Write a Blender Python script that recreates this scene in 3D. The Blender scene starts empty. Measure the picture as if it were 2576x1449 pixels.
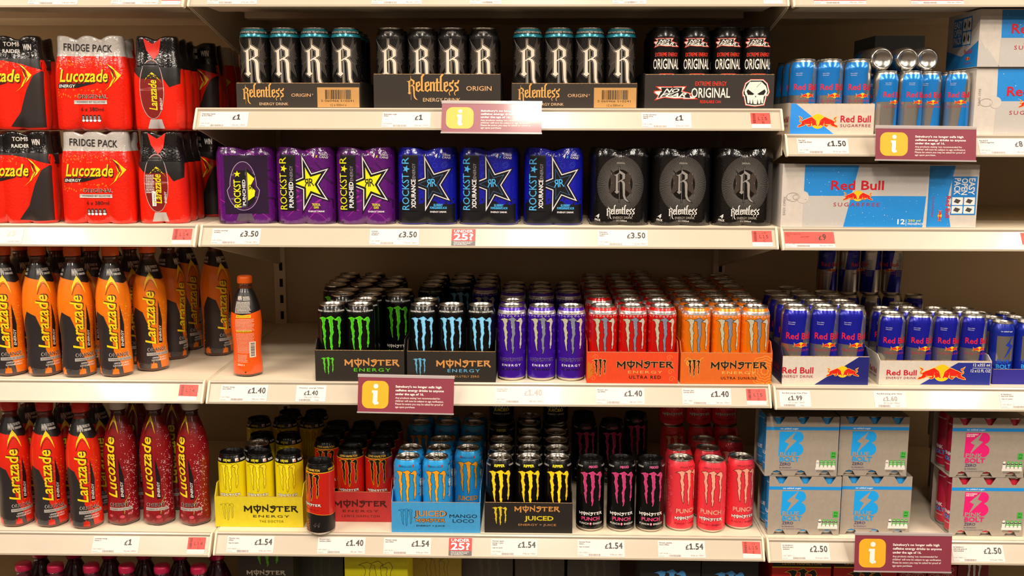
import bpy, bmesh, math, random
from mathutils import Vector, Matrix
from mathutils.bvhtree import BVHTree
random.seed(7)
sc = bpy.context.scene
COL = sc.collection
# ------------------------------------------------------------------ camera
F_PX, W_PX, H_PX = 2525.0, 2576.0, 1449.0
EYE = 1.60
TILT, YAW, ROLL = math.radians(9.0), math.radians(-1.2043), math.radians(0.1232)
CX, CD = 0.72376, 2.15960
fw = Vector((math.sin(YAW)*math.cos(TILT), math.cos(YAW)*math.cos(TILT), -math.sin(TILT)))
rt0 = Vector((math.cos(YAW), -math.sin(YAW), 0)); up0 = rt0.cross(fw)
rt = rt0*math.cos(ROLL) + up0*math.sin(ROLL); up = rt.cross(fw)
CAM = Vector((CX, -CD, EYE))
cd = bpy.data.cameras.new('camera'); cd.sensor_width = 36.0; cd.lens = F_PX*36.0/W_PX
cd.clip_start = 0.05; cd.clip_end = 50
cam = bpy.data.objects.new('camera', cd); COL.objects.link(cam)
m = Matrix((rt, up, -fw)).transposed().to_4x4(); m.translation = CAM
cam.matrix_world = m
sc.camera = cam
# ------------------------------------------------------------------ world, lamps, exposure
sc.view_settings.view_transform = 'Standard'; sc.view_settings.look = 'None'
sc.view_settings.gamma = 1.0; sc.view_settings.use_curve_mapping = False
sc.view_settings.exposure = 0.5
wd = bpy.data.worlds.new('world'); sc.world = wd; wd.use_nodes = True
bg = wd.node_tree.nodes['Background']
bg.inputs[0].default_value = (1.0, 0.86, 0.68, 1); bg.inputs[1].default_value = 0.02
LAMP_Z = EYE + 2.05
def ceiling_lamp(x, y, watts, sx=0.22, sy=0.42):
    ld = bpy.data.lights.new('ceiling_lamp', 'AREA'); ld.shape = 'RECTANGLE'
    ld.size = sx; ld.size_y = sy; ld.energy = watts; ld.color = (1.0, 0.875, 0.735)
    o = bpy.data.objects.new('ceiling_lamp', ld); COL.objects.link(o); o.location = (x, y, LAMP_Z)
    return o
for lx in (-3.9, -1.6, 0.74, 3.1, 5.4):
    for ly, watts in ((-1.0, 14.0), (-1.6, 18.0), (-2.2, 26.0), (-3.1, 34.0), (-4.7, 6.0)):   # aisle fittings, then those of the next aisle
        ceiling_lamp(lx, ly, watts)

def ray(px, py):
    return fw + rt*((px-W_PX/2)/F_PX) - up*((py-H_PX/2)/F_PX)
def at(px, py, Y):                       # the point at depth Y seen at that pixel
    d = ray(px, py); return CAM + d*((Y-CAM.y)/d.y)
def onz(px, py, z):                      # the point on a level plane seen at that pixel
    d = ray(px, py); return CAM + d*((z-CAM.z)/d.z)

# ------------------------------------------------------------------ materials
def lin(c):
    return tuple((v/12.92 if v <= .04045 else ((v+.055)/1.055)**2.4) for v in c)
def hexc(h):
    return lin(tuple(int(h[i:i+2], 16)/255 for i in (0, 2, 4)))
MATS = {}
def M(name, h=None, rough=.45, metal=0., coat=0., vary=.05, scale=60., bump=0., bscale=120., alpha=1., trans=0., spec=.5):
    if name in MATS: return MATS[name]
    mt = bpy.data.materials.new(name); mt.use_nodes = True; MATS[name] = mt
    nt = mt.node_tree; b = nt.nodes['Principled BSDF']
    c = hexc(h)
    b.inputs['Roughness'].default_value = rough; b.inputs['Metallic'].default_value = metal
    b.inputs['Coat Weight'].default_value = coat; b.inputs['Coat Roughness'].default_value = .08
    b.inputs['Specular IOR Level'].default_value = spec
    b.inputs['Transmission Weight'].default_value = trans
    b.inputs['Alpha'].default_value = alpha
    tc = nt.nodes.new('ShaderNodeTexCoord'); n = nt.nodes.new('ShaderNodeTexNoise')
    n.inputs['Scale'].default_value = scale; n.inputs['Detail'].default_value = 3
    nt.links.new(tc.outputs['Object'], n.inputs['Vector'])
    mr = nt.nodes.new('ShaderNodeMapRange'); mr.inputs['From Min'].default_value = .3; mr.inputs['From Max'].default_value = .7
    mr.inputs['To Min'].default_value = 1-vary; mr.inputs['To Max'].default_value = 1
    nt.links.new(n.outputs['Fac'], mr.inputs['Value'])
    mx = nt.nodes.new('ShaderNodeMix'); mx.data_type = 'RGBA'; mx.blend_type = 'MULTIPLY'; mx.inputs[0].default_value = 1
    mx.inputs[6].default_value = (*c, 1); nt.links.new(mr.outputs[0], mx.inputs[7])
    nt.links.new(mx.outputs[2], b.inputs['Base Color'])
    if bump:
        n2 = nt.nodes.new('ShaderNodeTexNoise'); n2.inputs['Scale'].default_value = bscale; n2.inputs['Detail'].default_value = 2
        nt.links.new(tc.outputs['Object'], n2.inputs['Vector'])
        bp = nt.nodes.new('ShaderNodeBump'); bp.inputs['Strength'].default_value = bump; bp.inputs['Distance'].default_value = .003
        nt.links.new(n2.outputs['Fac'], bp.inputs['Height']); nt.links.new(bp.outputs[0], b.inputs['Normal'])
        if coat: nt.links.new(bp.outputs[0], b.inputs['Coat Normal'])
    return mt
# print inks: one material per colour
def ink(h, rough=.4, metal=0., coat=0.):
    return M('ink_%s%s' % (h, '' if not metal else '_foil'), h, rough=rough, metal=metal, coat=coat, vary=.03)
def paint(h, metal=.35, rough=.26):       # lacquered aluminium
    return M('can_lacquer_%s' % h, h, rough=rough, metal=metal, coat=.35, vary=.03, scale=200)
def card(h, rough=.62):
    return M('cardboard_%s' % h, h, rough=rough, vary=.09, scale=90, bump=.04, bscale=260)
def film(h, rough=.2):
    return M('shrink_film_%s' % h, h, rough=rough, coat=1., vary=.06, scale=50, bump=.22, bscale=240, spec=.3)
def plastic(h, rough=.35, coat=.2):
    return M('plastic_%s' % h, h, rough=rough, coat=coat, vary=.04)
SILVER = M('bare_aluminium', 'D8D4CC', rough=.24, metal=1., vary=.05, scale=90)
DSILVER = M('brushed_lid', 'C9C4BA', rough=.3, metal=1., vary=.06, scale=120)
CREAM = M('cream_powder_coat', 'E8D8BE', rough=.42, vary=.05, scale=9, bump=.02, bscale=300)
CREAM_RAIL = M('cream_price_rail', 'C2B5A1', rough=.3, coat=.25, vary=.04, scale=14)
CREAM_WALL = M('cream_back_panel', 'CDBA9B', rough=.55, vary=.1, scale=6)
SLOT = M('slot_shadow', '15110D', rough=.9)
KRAFT = M('kraft_board_edge', 'B98F5E', rough=.8, vary=.15, scale=200)
TAGW = M('tag_paper', 'DFD4CD', rough=.5, vary=.02)
TAGR = M('tag_red_paper', 'F2463A', rough=.5, vary=.05, scale=30)
INKD = ink('2B2624'); INKG = ink('8E857E')

# ------------------------------------------------------------------ object helpers
def link(o, parent=None):
    COL.objects.link(o)
    if parent is not None: o.parent = parent
    return o
def tag(o, label, cat, group=None, kind=None):
    if label: o['label'] = label
    if cat: o['category'] = cat
    if group: o['group'] = group
    if kind: o['kind'] = kind
    return o
def thing(name, label, cat, loc, group=None, rot=(0, 0, 0)):
    o = bpy.data.objects.new(name, None); o.empty_display_size = .03
    o.location = loc; o.rotation_euler = rot
    link(o); return tag(o, label, cat, group)
def part(name, mesh, parent, loc=(0, 0, 0), rot=(0, 0, 0)):
    o = bpy.data.objects.new(name, mesh); o.location = loc; o.rotation_euler = rot
    return link(o, parent)
def finish(bm, name, mats, smooth=False):
    me = bpy.data.meshes.new(name)
    bm.normal_update(); bm.to_mesh(me); bm.free()
    for mt in mats: me.materials.append(mt)
    if smooth:
        for p in me.polygons: p.use_smooth = True
    return me
def boxm(name, x0, x1, y0, y1, z0, z1, mats, top=None, bevel=0):
    bm = bmesh.new()
    v = [bm.verts.new((x, y, z)) for z in (z0, z1) for y in (y0, y1) for x in (x0, x1)]
    for k, q in enumerate(((0, 1, 3, 2)[::-1], (4, 5, 7, 6), (0, 1, 5, 4), (2, 3, 7, 6)[::-1], (0, 2, 6, 4)[::-1], (1, 3, 7, 5))):
        f = bm.faces.new([v[i] for i in q])
        if k == 1 and top is not None: f.material_index = top
    bmesh.ops.recalc_face_normals(bm, faces=bm.faces)
    if bevel: bmesh.ops.bevel(bm, geom=list(bm.edges), offset=bevel, segments=2, affect='EDGES', profile=.5)
    return finish(bm, name, mats)
def prism(name, pts, axis, a0, a1, mats, bevel=0):
    """Extrude a 2D outline; axis 'x': pts are (y,z); axis 'y': pts are (x,z); axis 'z': pts are (x,y)."""
    bm = bmesh.new()
    def p(q, a): return {'x': (a, q[0], q[1]), 'y': (q[0], a, q[1]), 'z': (q[0], q[1], a)}[axis]
    A = [bm.verts.new(p(q, a0)) for q in pts]; B = [bm.verts.new(p(q, a1)) for q in pts]
    bm.faces.new(A); bm.faces.new(B[::-1])
    n = len(pts)
    for i in range(n): bm.faces.new((A[i], A[(i+1) % n], B[(i+1) % n], B[i]))
    bmesh.ops.recalc_face_normals(bm, faces=bm.faces)
    if bevel: bmesh.ops.bevel(bm, geom=list(bm.edges), offset=bevel, segments=2, affect='EDGES', profile=.5)
    return finish(bm, name, mats)
def lathe(name, prof, mats, seg=40, zone=None, wob=None):
    """prof: [(r,z)] in mm from bottom to top; zone(zmid, k) -> material index; wob(angle, z) -> radius factor."""
    bm = bmesh.new(); rings = []
    for r, z in prof:
        if r < 1e-6: rings.append([bm.verts.new((0, 0, z/1000))])
        else:
            rings.append([bm.verts.new((r*(wob(2*math.pi*i/seg, z) if wob else 1)*math.cos(2*math.pi*i/seg)/1000,
                                        r*(wob(2*math.pi*i/seg, z) if wob else 1)*math.sin(2*math.pi*i/seg)/1000, z/1000)) for i in range(seg)])
    for k in range(len(prof)-1):
        a, b = rings[k], rings[k+1]; mi = zone((prof[k][1]+prof[k+1][1])/2, k) if zone else 0
        for i in range(seg):
            j = (i+1) % seg
            if len(a) == 1 and len(b) == 1: continue
            if len(a) == 1: f = bm.faces.new((a[0], b[j], b[i]))
            elif len(b) == 1: f = bm.faces.new((a[i], a[j], b[0]))
            else: f = bm.faces.new((a[i], a[j], b[j], b[i]))
            f.material_index = mi
    return finish(bm, name, mats, True)

# ------------------------------------------------------------------ flat art (print), millimetres
TCACHE = {}
def text_geo(s, off, shear, sp):
    k = (s, off, shear, sp)
    if k not in TCACHE:
        c = bpy.data.curves.new('t', 'FONT'); c.body = s; c.size = 1; c.offset = off; c.resolution_u = 2
        c.shear = shear; c.space_character = sp; c.fill_mode = 'FRONT'
        o = bpy.data.objects.new('t', c); me = o.to_mesh()
        TCACHE[k] = ([(v.co.x, v.co.y) for v in me.vertices], [tuple(p.vertices) for p in me.polygons])
        o.to_mesh_clear(); bpy.data.objects.remove(o); bpy.data.curves.remove(c)
    return TCACHE[k]
def poly_geo(loops, off=0):
    c = bpy.data.curves.new('p', 'CURVE'); c.dimensions = '2D'; c.fill_mode = 'BOTH'; c.offset = off
    for L in loops:
        s = c.splines.new('POLY'); s.points.add(len(L)-1)
        for i, q in enumerate(L): s.points[i].co = (q[0], q[1], 0, 1)
        s.use_cyclic_u = True
    o = bpy.data.objects.new('p', c); me = o.to_mesh()
    g = ([(v.co.x, v.co.y) for v in me.vertices], [tuple(p.vertices) for p in me.polygons])
    o.to_mesh_clear(); bpy.data.objects.remove(o); bpy.data.curves.remove(c)
    return g
class Art:
    def __init__(s): s.P = []
    def add(s, v, f, mat, layer=1): s.P.append((v, f, mat, layer)); return s
    def text(s, t, x, y, h, mat, layer=1, w=None, bold=0., shear=0., al='C', sp=1., rot=0., curve=0.):
        off = round(min(bold, .05)*.5, 4)
        if off and any(ch in 'M4' for ch in t):            # the offset outline of these two glyphs fills in: print them three times instead
            for i, d in enumerate((-1, 1, 0)): s.text(t, x+d*off*h/.69*1.1*math.cos(rot), y+d*off*h/.69*1.1*math.sin(rot), h, mat, layer+.3*i, w, 0, shear, al, sp, rot, curve)
            return s
        v, f = text_geo(t, off, shear, sp)
        if not v: return s
        x0 = min(a[0] for a in v); x1 = max(a[0] for a in v)
        k = h/.69; kx = k if w is None else w/(x1-x0)
        ox = {'C': (x0+x1)/2, 'L': x0, 'R': x1}[al]
        ca, sa = math.cos(rot), math.sin(rot); o = []
        for a in v:
            px, py = (a[0]-ox)*kx, a[1]*k
            if curve: py += curve*px*px
            o.append((x+px*ca-py*sa, y+px*sa+py*ca))
        return s.add(o, f, mat, layer)
    def poly(s, L, mat, layer=1, off=0.):
        L = L if isinstance(L[0][0], (tuple, list)) else [L]
        return s.add(*poly_geo(L, off), mat, layer)
    def rect(s, x0, x1, y0, y1, mat, layer=1):
        return s.add([(x0, y0), (x1, y0), (x1, y1), (x0, y1)], [(0, 1, 2, 3)], mat, layer)
    def disc(s, x, y, rx, mat, layer=1, ry=None, n=32):
        ry = ry or rx
        return s.add([(x+rx*math.cos(2*math.pi*i/n), y+ry*math.sin(2*math.pi*i/n)) for i in range(n)], [tuple(range(n))], mat, layer)
    def ring(s, x, y, r, w, mat, layer=1, ry=None, n=28):
        ry = ry or r
        v = [(x+(r+d)*math.cos(2*math.pi*i/n), y+(ry+d)*math.sin(2*math.pi*i/n)) for d in (-w/2, w/2) for i in range(n)]
        return s.add(v, [(i, n+i, n+(i+1) % n, (i+1) % n) for i in range(n)], mat, layer)
    def stroke(s, pts, w, mat, layer=1, taper=None):
        n = len(pts); d = []
        for i in range(n-1):
            L = math.hypot(pts[i+1][0]-pts[i][0], pts[i+1][1]-pts[i][1]) or 1e-6
            d.append(((pts[i+1][0]-pts[i][0])/L, (pts[i+1][1]-pts[i][1])/L))
        A, B = [], []
        for i in range(n):
            a, b = d[max(i-1, 0)], d[min(i, n-2)]; tx, ty = a[0]+b[0], a[1]+b[1]; L = math.hypot(tx, ty) or 1e-6; tx, ty = tx/L, ty/L
            wi = (w if taper is None else w*(1+(taper-1)*i/(n-1)))/2/max(.55, tx*a[0]+ty*a[1])
            e = -w*.22 if i == 0 else (w*.22 if i == n-1 else 0)
            x, y = pts[i][0]+tx*e, pts[i][1]+ty*e
            A.append((x+ty*wi, y-tx*wi)); B.append((x-ty*wi, y+tx*wi))
        return s.add(A+B, [(i, i+1, n+i+1, n+i) for i in range(n-1)], mat, layer)
    def put(s, a, x, y, k=1., ky=None, rot=0., dl=0):
        ky = k if ky is None else ky; ca, sa = math.cos(rot), math.sin(rot)
        flip = k*ky < 0
        for v, f, mt, l in a.P:
            s.P.append(([(x+p*k*ca-q*ky*sa, y+p*k*sa+q*ky*ca) for p, q in v], [t[::-1] for t in f] if flip else f, mt, l+dl))
        return s
    def mesh(s, name, fn, gx=None, gy=None, smooth=True, eps=None):
        mats = []; bm = bmesh.new()
        for v, f, mt, l in s.P:
            if mt not in mats: mats.append(mt)
            mi = mats.index(mt); vs = [bm.verts.new((p[0], p[1], l)) for p in v]
            for t in f:
                try: q = bm.faces.new([vs[i] for i in t]); q.material_index = mi
                except ValueError: pass
        for axis, g in ((0, gx), (1, gy)):
            if not g: continue
            lo = min(v.co[axis] for v in bm.verts); hi = max(v.co[axis] for v in bm.verts)
            cuts = [g*i for i in range(math.ceil(lo/g), math.floor(hi/g)+1)] if not isinstance(g, (list, tuple)) else g
            for c in cuts:
                if not lo < c < hi: continue
                no = (1, 0, 0) if axis == 0 else (0, 1, 0); co = (c, 0, 0) if axis == 0 else (0, c, 0)
                bmesh.ops.bisect_plane(bm, geom=bm.verts[:]+bm.edges[:]+bm.faces[:], plane_co=co, plane_no=no)
        for v in bm.verts: v.co = fn(v.co.x, v.co.y, v.co.z)
        return finish(bm, name, mats, smooth)
EPS = .00012
def flat_front(y=0.):                     # print on a face that looks at -Y
    return lambda u, v, l: Vector((u/1000, y-.0001-EPS*l, v/1000))
def flat_left(x=0.):                      # print on a face that looks at -X; u runs from back to front
    return lambda u, v, l: Vector((x-.0001-EPS*l, u/1000, v/1000))
def flat_right(x=0.):
    return lambda u, v, l: Vector((x+.0001+EPS*l, u/1000, v/1000))
def prof_r(prof):
    pr = sorted((z, r) for r, z in prof)
    def r_of(z):
        if z <= pr[0][0]: return pr[0][1]
        for (za, ra), (zb, rb) in zip(pr, pr[1:]):
            if z <= zb: return ra+(rb-ra)*((z-za)/(zb-za) if zb > za else 0)
        return pr[-1][1]
    return r_of
def wrap(prof, R, lift=.1):
    rf = prof_r(prof)
    def fn(u, v, l):
        r = rf(v)+lift+.11*l; t = u/R
        return Vector((r*math.sin(t)/1000, -r*math.cos(t)/1000, v/1000))
    return fn
# ------------------------------------------------------------------ emblems (drawn once, y up)
def tr(pts, cx, cy, k): return [((x-cx)*k, (cy-y)*k) for x, y in pts]
CL = [[(-20,318),(60,285),(120,275),(150,260),(185,275),(250,285),(250,340),(235,380),(215,400),(228,465),(205,500),(212,560),(235,620),(258,660),(235,690),(232,750),(248,790),(232,840),(222,880),(235,950),(225,1000),(225,1080),(240,1160),(230,1178),(205,1130),(185,1050),(165,970),(150,905),(135,880),(160,850),(165,790),(148,745),(145,680),(115,590),(100,555),(118,510),(130,440),(110,395),(90,350),(50,325)],
      [(250,300),(310,270),(390,245),(425,230),(460,245),(510,285),(545,300),(510,320),(475,350),(480,400),(492,460),(483,490),(500,540),(485,580),(488,630),(505,695),(480,740),(455,800),(455,900),(448,980),(445,1040),(470,1075),(455,1140),(445,1200),(415,1250),(398,1240),(415,1190),(405,1130),(385,1105),(392,1040),(385,960),(378,890),(358,855),(385,800),(405,720),(385,640),(390,570),(378,500),(370,430),(350,400),(360,350),(335,315)],
      [(525,330),(590,310),(630,275),(680,260),(725,275),(750,315),(775,370),(755,410),(725,470),(715,530),(725,600),(712,640),(735,680),(745,720),(725,770),(722,820),(735,850),(725,900),(730,960),(728,1010),(700,1045),(690,1110),(675,1125),(658,1100),(670,1050),(650,990),(665,930),(672,860),(680,780),(665,700),(670,650),(640,590),(640,540),(625,515),(650,480),(655,410),(645,370),(600,362),(545,350)]]
CLAW = [tr(c, 378, 740, 1/1020) for c in CL]          # unit height, centred, width .78
def claw(h, w, fill, edge=None, ew=.7, shade=None, layer=1):
    a = Art(); kx, ky = w/.78, h
    for i, c in enumerate(CLAW):
        q = [(x*kx, y*ky) for x, y in c]
        if edge: a.poly(q, edge, layer+.25*i, ew)
        a.poly(q, fill if not isinstance(fill, (list, tuple)) else fill[i], layer+1+.1*i, 0 if edge else .1)
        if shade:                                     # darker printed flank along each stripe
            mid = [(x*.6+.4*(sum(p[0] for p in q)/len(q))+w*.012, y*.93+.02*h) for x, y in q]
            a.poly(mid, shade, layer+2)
    return a
WORD = [([(180,340),(195,130)],62),([(170,125),(330,290)],70),([(320,282),(450,120)],52),([(455,110),(455,395)],72),
        ([(560,140),(590,240),(700,350),(815,250),(830,140)],58),([(550,135),(850,135)],50),([(705,60),(705,415)],48),
        ([(930,125),(930,345)],56),([(915,125),(1130,290)],64),([(1128,50),(1130,340)],54),
        ([(1440,130),(1370,110),(1250,140),(1290,190),(1430,190),(1410,260),(1310,370),(1225,330)],56),
        ([(1480,150),(1510,130),(1730,130),(1760,150)],48),([(1615,130),(1615,330)],66),
        ([(1855,120),(1855,320)],70),([(1820,120),(2020,130)],52),([(1860,212),(1970,207)],44),([(1830,325),(2030,310)],52),
        ([(2120,120),(2115,325)],64),([(2080,120),(2280,120),(2270,180),(2150,215)],48),([(2190,205),(2340,362)],68)]
def beast_word(w, mat, edge=None, ew=.5, layer=1):     # jagged seven letter word, width w, centred on 0,0
    a = Art(); k = w/2230
    for i, (pts, sw) in enumerate(WORD):
        q = tr(pts, 1265, 235, k)
        if edge: a.stroke(q, sw*k+2*ew, edge, layer+.3*(i % 4))
        a.stroke(q, sw*k, mat, layer+1.4+.3*(i % 4))
    return a
GR = [[(195,335),(240,385),(300,375),(385,330),(415,290),(415,330),(385,370),(380,400),(385,950),(405,985),(430,1010),(350,1085),(255,1010),(300,975),(300,440),(280,420),(235,395)],
      [(418,90),(430,90),(435,225),(635,355),(635,520),(560,570),(440,640),(380,665),(380,640),(460,585),(540,540),(535,385),(440,335),(415,300)],
      [(440,605),(500,590),(570,605),(620,660),(640,720),(640,1120),(680,1250),(800,1385),(700,1355),(620,1290),(570,1170),(555,900),(545,720),(520,650),(460,625)],
      [(412,300),(424,300),(446,1385),(434,1385)]]
GOTHR = [tr(c, 470, 740, 1/1300) for c in GR]
def gothic_r(h, fill, edge=None, edge2=None, layer=1):
    a = Art()
    for i, c in enumerate(GOTHR):
        q = [(x*h, y*h) for x, y in c]
        if edge2: a.poly(q, edge2, layer+.2*i, h*.022)
        if edge: a.poly(q, edge, layer+1+.2*i, h*.015)
        a.poly(q, fill, layer+2+.2*i)
    return a
GL = {'e': ([([(.1,.9),(.1,.12)],1),([(.1,.9),(.38,.98),(.44,.66),(.14,.46)],.7),([(.1,.12),(.3,.0),(.5,.22)],.7)],.56),
      'l': ([([(.32,1.8),(.12,1.55),(.1,.1)],1),([(.05,.08),(.32,.03)],.6)],.42),
      'n': ([([(.1,.95),(.1,.06)],1),([(.1,.82),(.42,.98)],.7),([(.46,.9),(.46,.06)],1)],.62),
      't': ([([(.18,1.32),(.16,.06)],1),([(0,.92),(.42,.95)],.6),([(.16,.06),(.36,.04)],.6)],.46),
      's': ([([(.5,1.16),(.4,.9),(.12,.86),(.12,.62),(.4,.42),(.42,.14),(.16,.06)],.85),([(.16,.06),(.02,-.18),(.12,-.42)],.4)],.58)}
def gothic_word(w, mat, layer=1):        # capital plus eight small black-letter glyphs; width w, centred, x-height baseline at 0
    a = Art(); x = .95; seq = []
    for ch in 'elentless':
        g, adv = GL[ch]; seq.append((g, x)); x += adv
    k = w/x; a.put(gothic_r(2.6*k, mat, layer=layer), -w/2+.5*k, .35*k)
    for g, gx in seq:
        for i, (pts, sw) in enumerate(g): a.stroke([(-w/2+(gx+p[0])*k, p[1]*k) for p in pts], .2*k*sw, mat, layer+2+.35*i)
    return a
BULL = [(900,365),(960,390),(1060,470),(1140,540),(1165,620),(1180,700),(1205,780),(1240,815),(1190,845),(1150,800),(1120,790),(1060,810),(980,830),(950,800),(975,740),(935,705),(900,720),(905,790),(890,850),(780,880),(740,850),(690,800),(820,800),(850,770),(830,740),(580,740),(550,790),(480,830),(400,850),(290,890),(190,895),(200,860),(260,800),(330,790),(390,720),(400,640),(330,640),(285,600),(285,540),(330,490),(370,440),(300,420),(260,340),(330,380),(400,410),(405,460),(350,510),(310,550),(320,590),(370,605),(430,580),(520,520),(640,480),(740,430),(840,390)]
def bulls(w, layer=1, halo=True):
    a = Art(); k = w/2130; q = tr(BULL, 1268, 600, k); q2 = [(-x, y) for x, y in q][::-1]
    a.disc(0, 0, 395*k, ink('FFC414'), layer)
    for b in (q, q2):
        if halo: a.poly(b, ink('FFCF5A'), layer+1, 22*k)
        a.poly(b, ink('DA2310'), layer+2)
    for s in (-1, 1):
        for P in ([(330,235),(295,185)], [(205,45),(170,5)], [(690,-70),(715,-130),(650,-190)], [(340,20),(335,-60),(375,-110)]):
            a.stroke([(s*p[0]*k, p[1]*k) for p in P], 16*k, ink('F58A4A'), layer+3)
    return a
def star_pts(): return tr([(545,130),(810,520),(1245,410),(975,765),(1220,1120),(805,990),(555,1355),(565,880),(150,745),(555,610)], 690, 745, 1/1225)
def five_star(r, mat, a, x, y, layer, rot=0):
    a.poly([(x+(r if i % 2 == 0 else r*.42)*math.sin(rot+i*math.pi/5), y+(r if i % 2 == 0 else r*.42)*math.cos(rot+i*math.pi/5)) for i in range(10)], mat, layer)
def bolt_b(h, mat, back, layer=1):        # rounded block capital with a lightning bolt cut through it; height h, origin bottom left
    a = Art(); k = h/705
    P = [(140,85),(600,80)]+[(640+165*math.cos(t), 242+165*math.sin(t)) for t in [math.radians(-90+i*15) for i in range(13)]]
    P += [(690,412)]+[(630+185*math.cos(t), 598+185*math.sin(t)) for t in [math.radians(-70+i*15) for i in range(11)]]+[(640,785),(130,790)]
    P = [p for i, p in enumerate(P) if not (i in (14, 15))]
    a.poly(tr(P, 130, 790, k), mat, layer)
    a.poly(tr([(590,80),(495,295),(620,345),(318,665),(300,650),(405,435),(280,370)], 130, 790, k), back, layer+1)
    return a
def fear_logo(w, layer=1):
    a = Art(); k = w/950
    o = tr([(60,170),(410,170),(425,185),(440,168),(720,165),(640,265),(850,315),(800,350),(970,435),(650,440),(640,425),(470,430),(250,405),(45,465),(115,365),(20,300),(40,285),(20,262),(170,250)], 495, 315, k)
    a.poly(o, ink('E8371F'), layer); a.poly(o, ink('F4EEE4'), layer+1, -16*k)
    d = tr([(190,200),(620,200),(600,290),(770,325),(790,405),(500,375),(240,375),(125,405),(180,300),(205,285)], 495, 315, k)
    a.poly(d, ink('17110E'), layer+2, 6*k)
    W = ink('F8F0E4')
    a.text('NO', -95*k, 20*k, 78*k, W, layer+3, w=330*k, bold=.05, shear=.45)
    a.text('FEAR', -60*k, -72*k, 78*k, W, layer+3, w=560*k, bold=.045, shear=.45)
    return a
def skull(h, layer=1):
    a = Art(); k = h/550
    f = lambda P: tr(P, 2190, 325, k)
    o = f([(2070,55),(2330,55),(2420,135),(2470,310),(2430,400),(2410,390),(2370,575),(2180,600),(1985,575),(1945,400),(1925,405),(1910,315),(1965,130)])
    a.poly(o, ink('E8371F'), layer); a.poly(o, ink('F4EEE4'), layer+1, -11*k); a.poly(o, ink('1C1512'), layer+2, -28*k)
    a.poly(f([(2060,110),(2290,105),(2380,190),(2420,290),(2400,360),(2350,400),(2340,530),(2190,550),(2030,530),(2010,400),(1970,340),(1960,280),(2010,190)]), ink('F7ECDB'), layer+3)
    for P in ([(2025,255),(2160,350),(2120,370),(2030,365),(2000,300)], [(2360,255),(2385,300),(2350,365),(2260,370),(2215,350)], [(2185,375),(2205,420),(2185,405),(2165,420)]):
        a.poly(f(P), ink('1C1512'), layer+4)
    for x in (2070, 2130, 2225, 2290): a.poly(f([(x,440),(x+22,550),(x-8,550)]), ink('1C1512'), layer+4)
    a.stroke(f([(2300,110),(2200,215)]), 7*k, ink('1C1512'), layer+4)
    return a
def arrow_word(word, w, layer=1, swoosh=True, edge='3A0E08', yel='F6D413', h=None):   # slanted yellow word with a black shadow and an arrow swoosh on its right
    a = Art(); h = h or w*.2
    a.text(word, -w*.06+w*.008, -h*.07, h, ink(edge), layer, w=w*.83, bold=.05, shear=.22)
    a.text(word, -w*.06, 0, h, ink(yel), layer+1, w=w*.82, bold=.035, shear=.22)
    if swoosh:
        Y = ink(yel)
        a.poly([(w*.3,h*1.55),(w*.42,h*1.25),(w*.56,h*.55),(w*.5,h*.15),(w*.44,-h*.15),(w*.5,h*.35),(w*.46,h*.95)], Y, layer)
        a.poly([(w*.4,h*.9),(w*.44,h*.3),(w*.36,-h*.45),(w*.26,-h*.85),(w*.4,-h*.35),(w*.475,h*.3)], Y, layer)
        a.poly([(w*.3,h*1.62),(w*.43,h*1.05),(w*.465,h*.45),(w*.42,-h*.1),(w*.45,h*.45),(w*.41,h*1.0)], ink(edge), layer+1)
    return a
def energy_flag(w, layer=1):
    a = Art(); h = w*.12
    a.poly([(-w/2,-h*.5),(-w/2,h*.5),(w/2,h*.62),(0,-h*.35)], ink('1C1613'), layer)
    a.text('ENERGY', -w*.47, -h*.32, h*.62, ink('F2EDE4'), layer+1, w=w*.42, bold=.03, shear=.2, al='L')
    return a
def bubbles(a, n, x0, x1, y0, y1, mat, layer, seed, rmin=.35, rmax=1.3, ring=True):
    rd = random.Random(seed)
    for _ in range(n):
        r = rd.uniform(rmin, rmax)
        (a.ring if ring else a.disc)(rd.uniform(x0, x1), rd.uniform(y0, y1), r, *((r*.45, mat, layer) if ring else (mat, layer)), **({'n': 10}))
    return a
def barcode(a, x0, x1, y0, y1, mat, layer, seed=1, digits=None):
    rd = random.Random(seed); x = x0
    while x < x1-.3:
        w = rd.choice((.35, .35, .7, 1.05))*(x1-x0)/32; a.rect(x, min(x+w, x1), y0, y1, mat, layer); x += w+rd.choice((.35, .7, .7))*(x1-x0)/32
    return a
def swirl(a, x, y, r, mat, layer, turns=1.6, s=1, w=.35):
    P = [(x+s*r*(1-i/22)*math.cos(turns*2*math.pi*i/22), y+r*(1-i/22)*math.sin(turns*2*math.pi*i/22)) for i in range(20)]
    a.stroke(P, w, mat, layer); return a
def small_print(a, x0, x1, y1, rows, dy, mat, layer, seed=3, hh=.5):
    rd = random.Random(seed)
    for i in range(rows):
        x = x0; end = x1-(rd.random()*.3*(x1-x0) if i % 4 == 3 else rd.random()*.06*(x1-x0))
        while x < end:
            w = min(rd.uniform(1.2, 4.5), end-x); a.rect(x, x+w, y1-i*dy-dy*hh, y1-i*dy, mat, layer); x += w+.7
    return a
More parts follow.
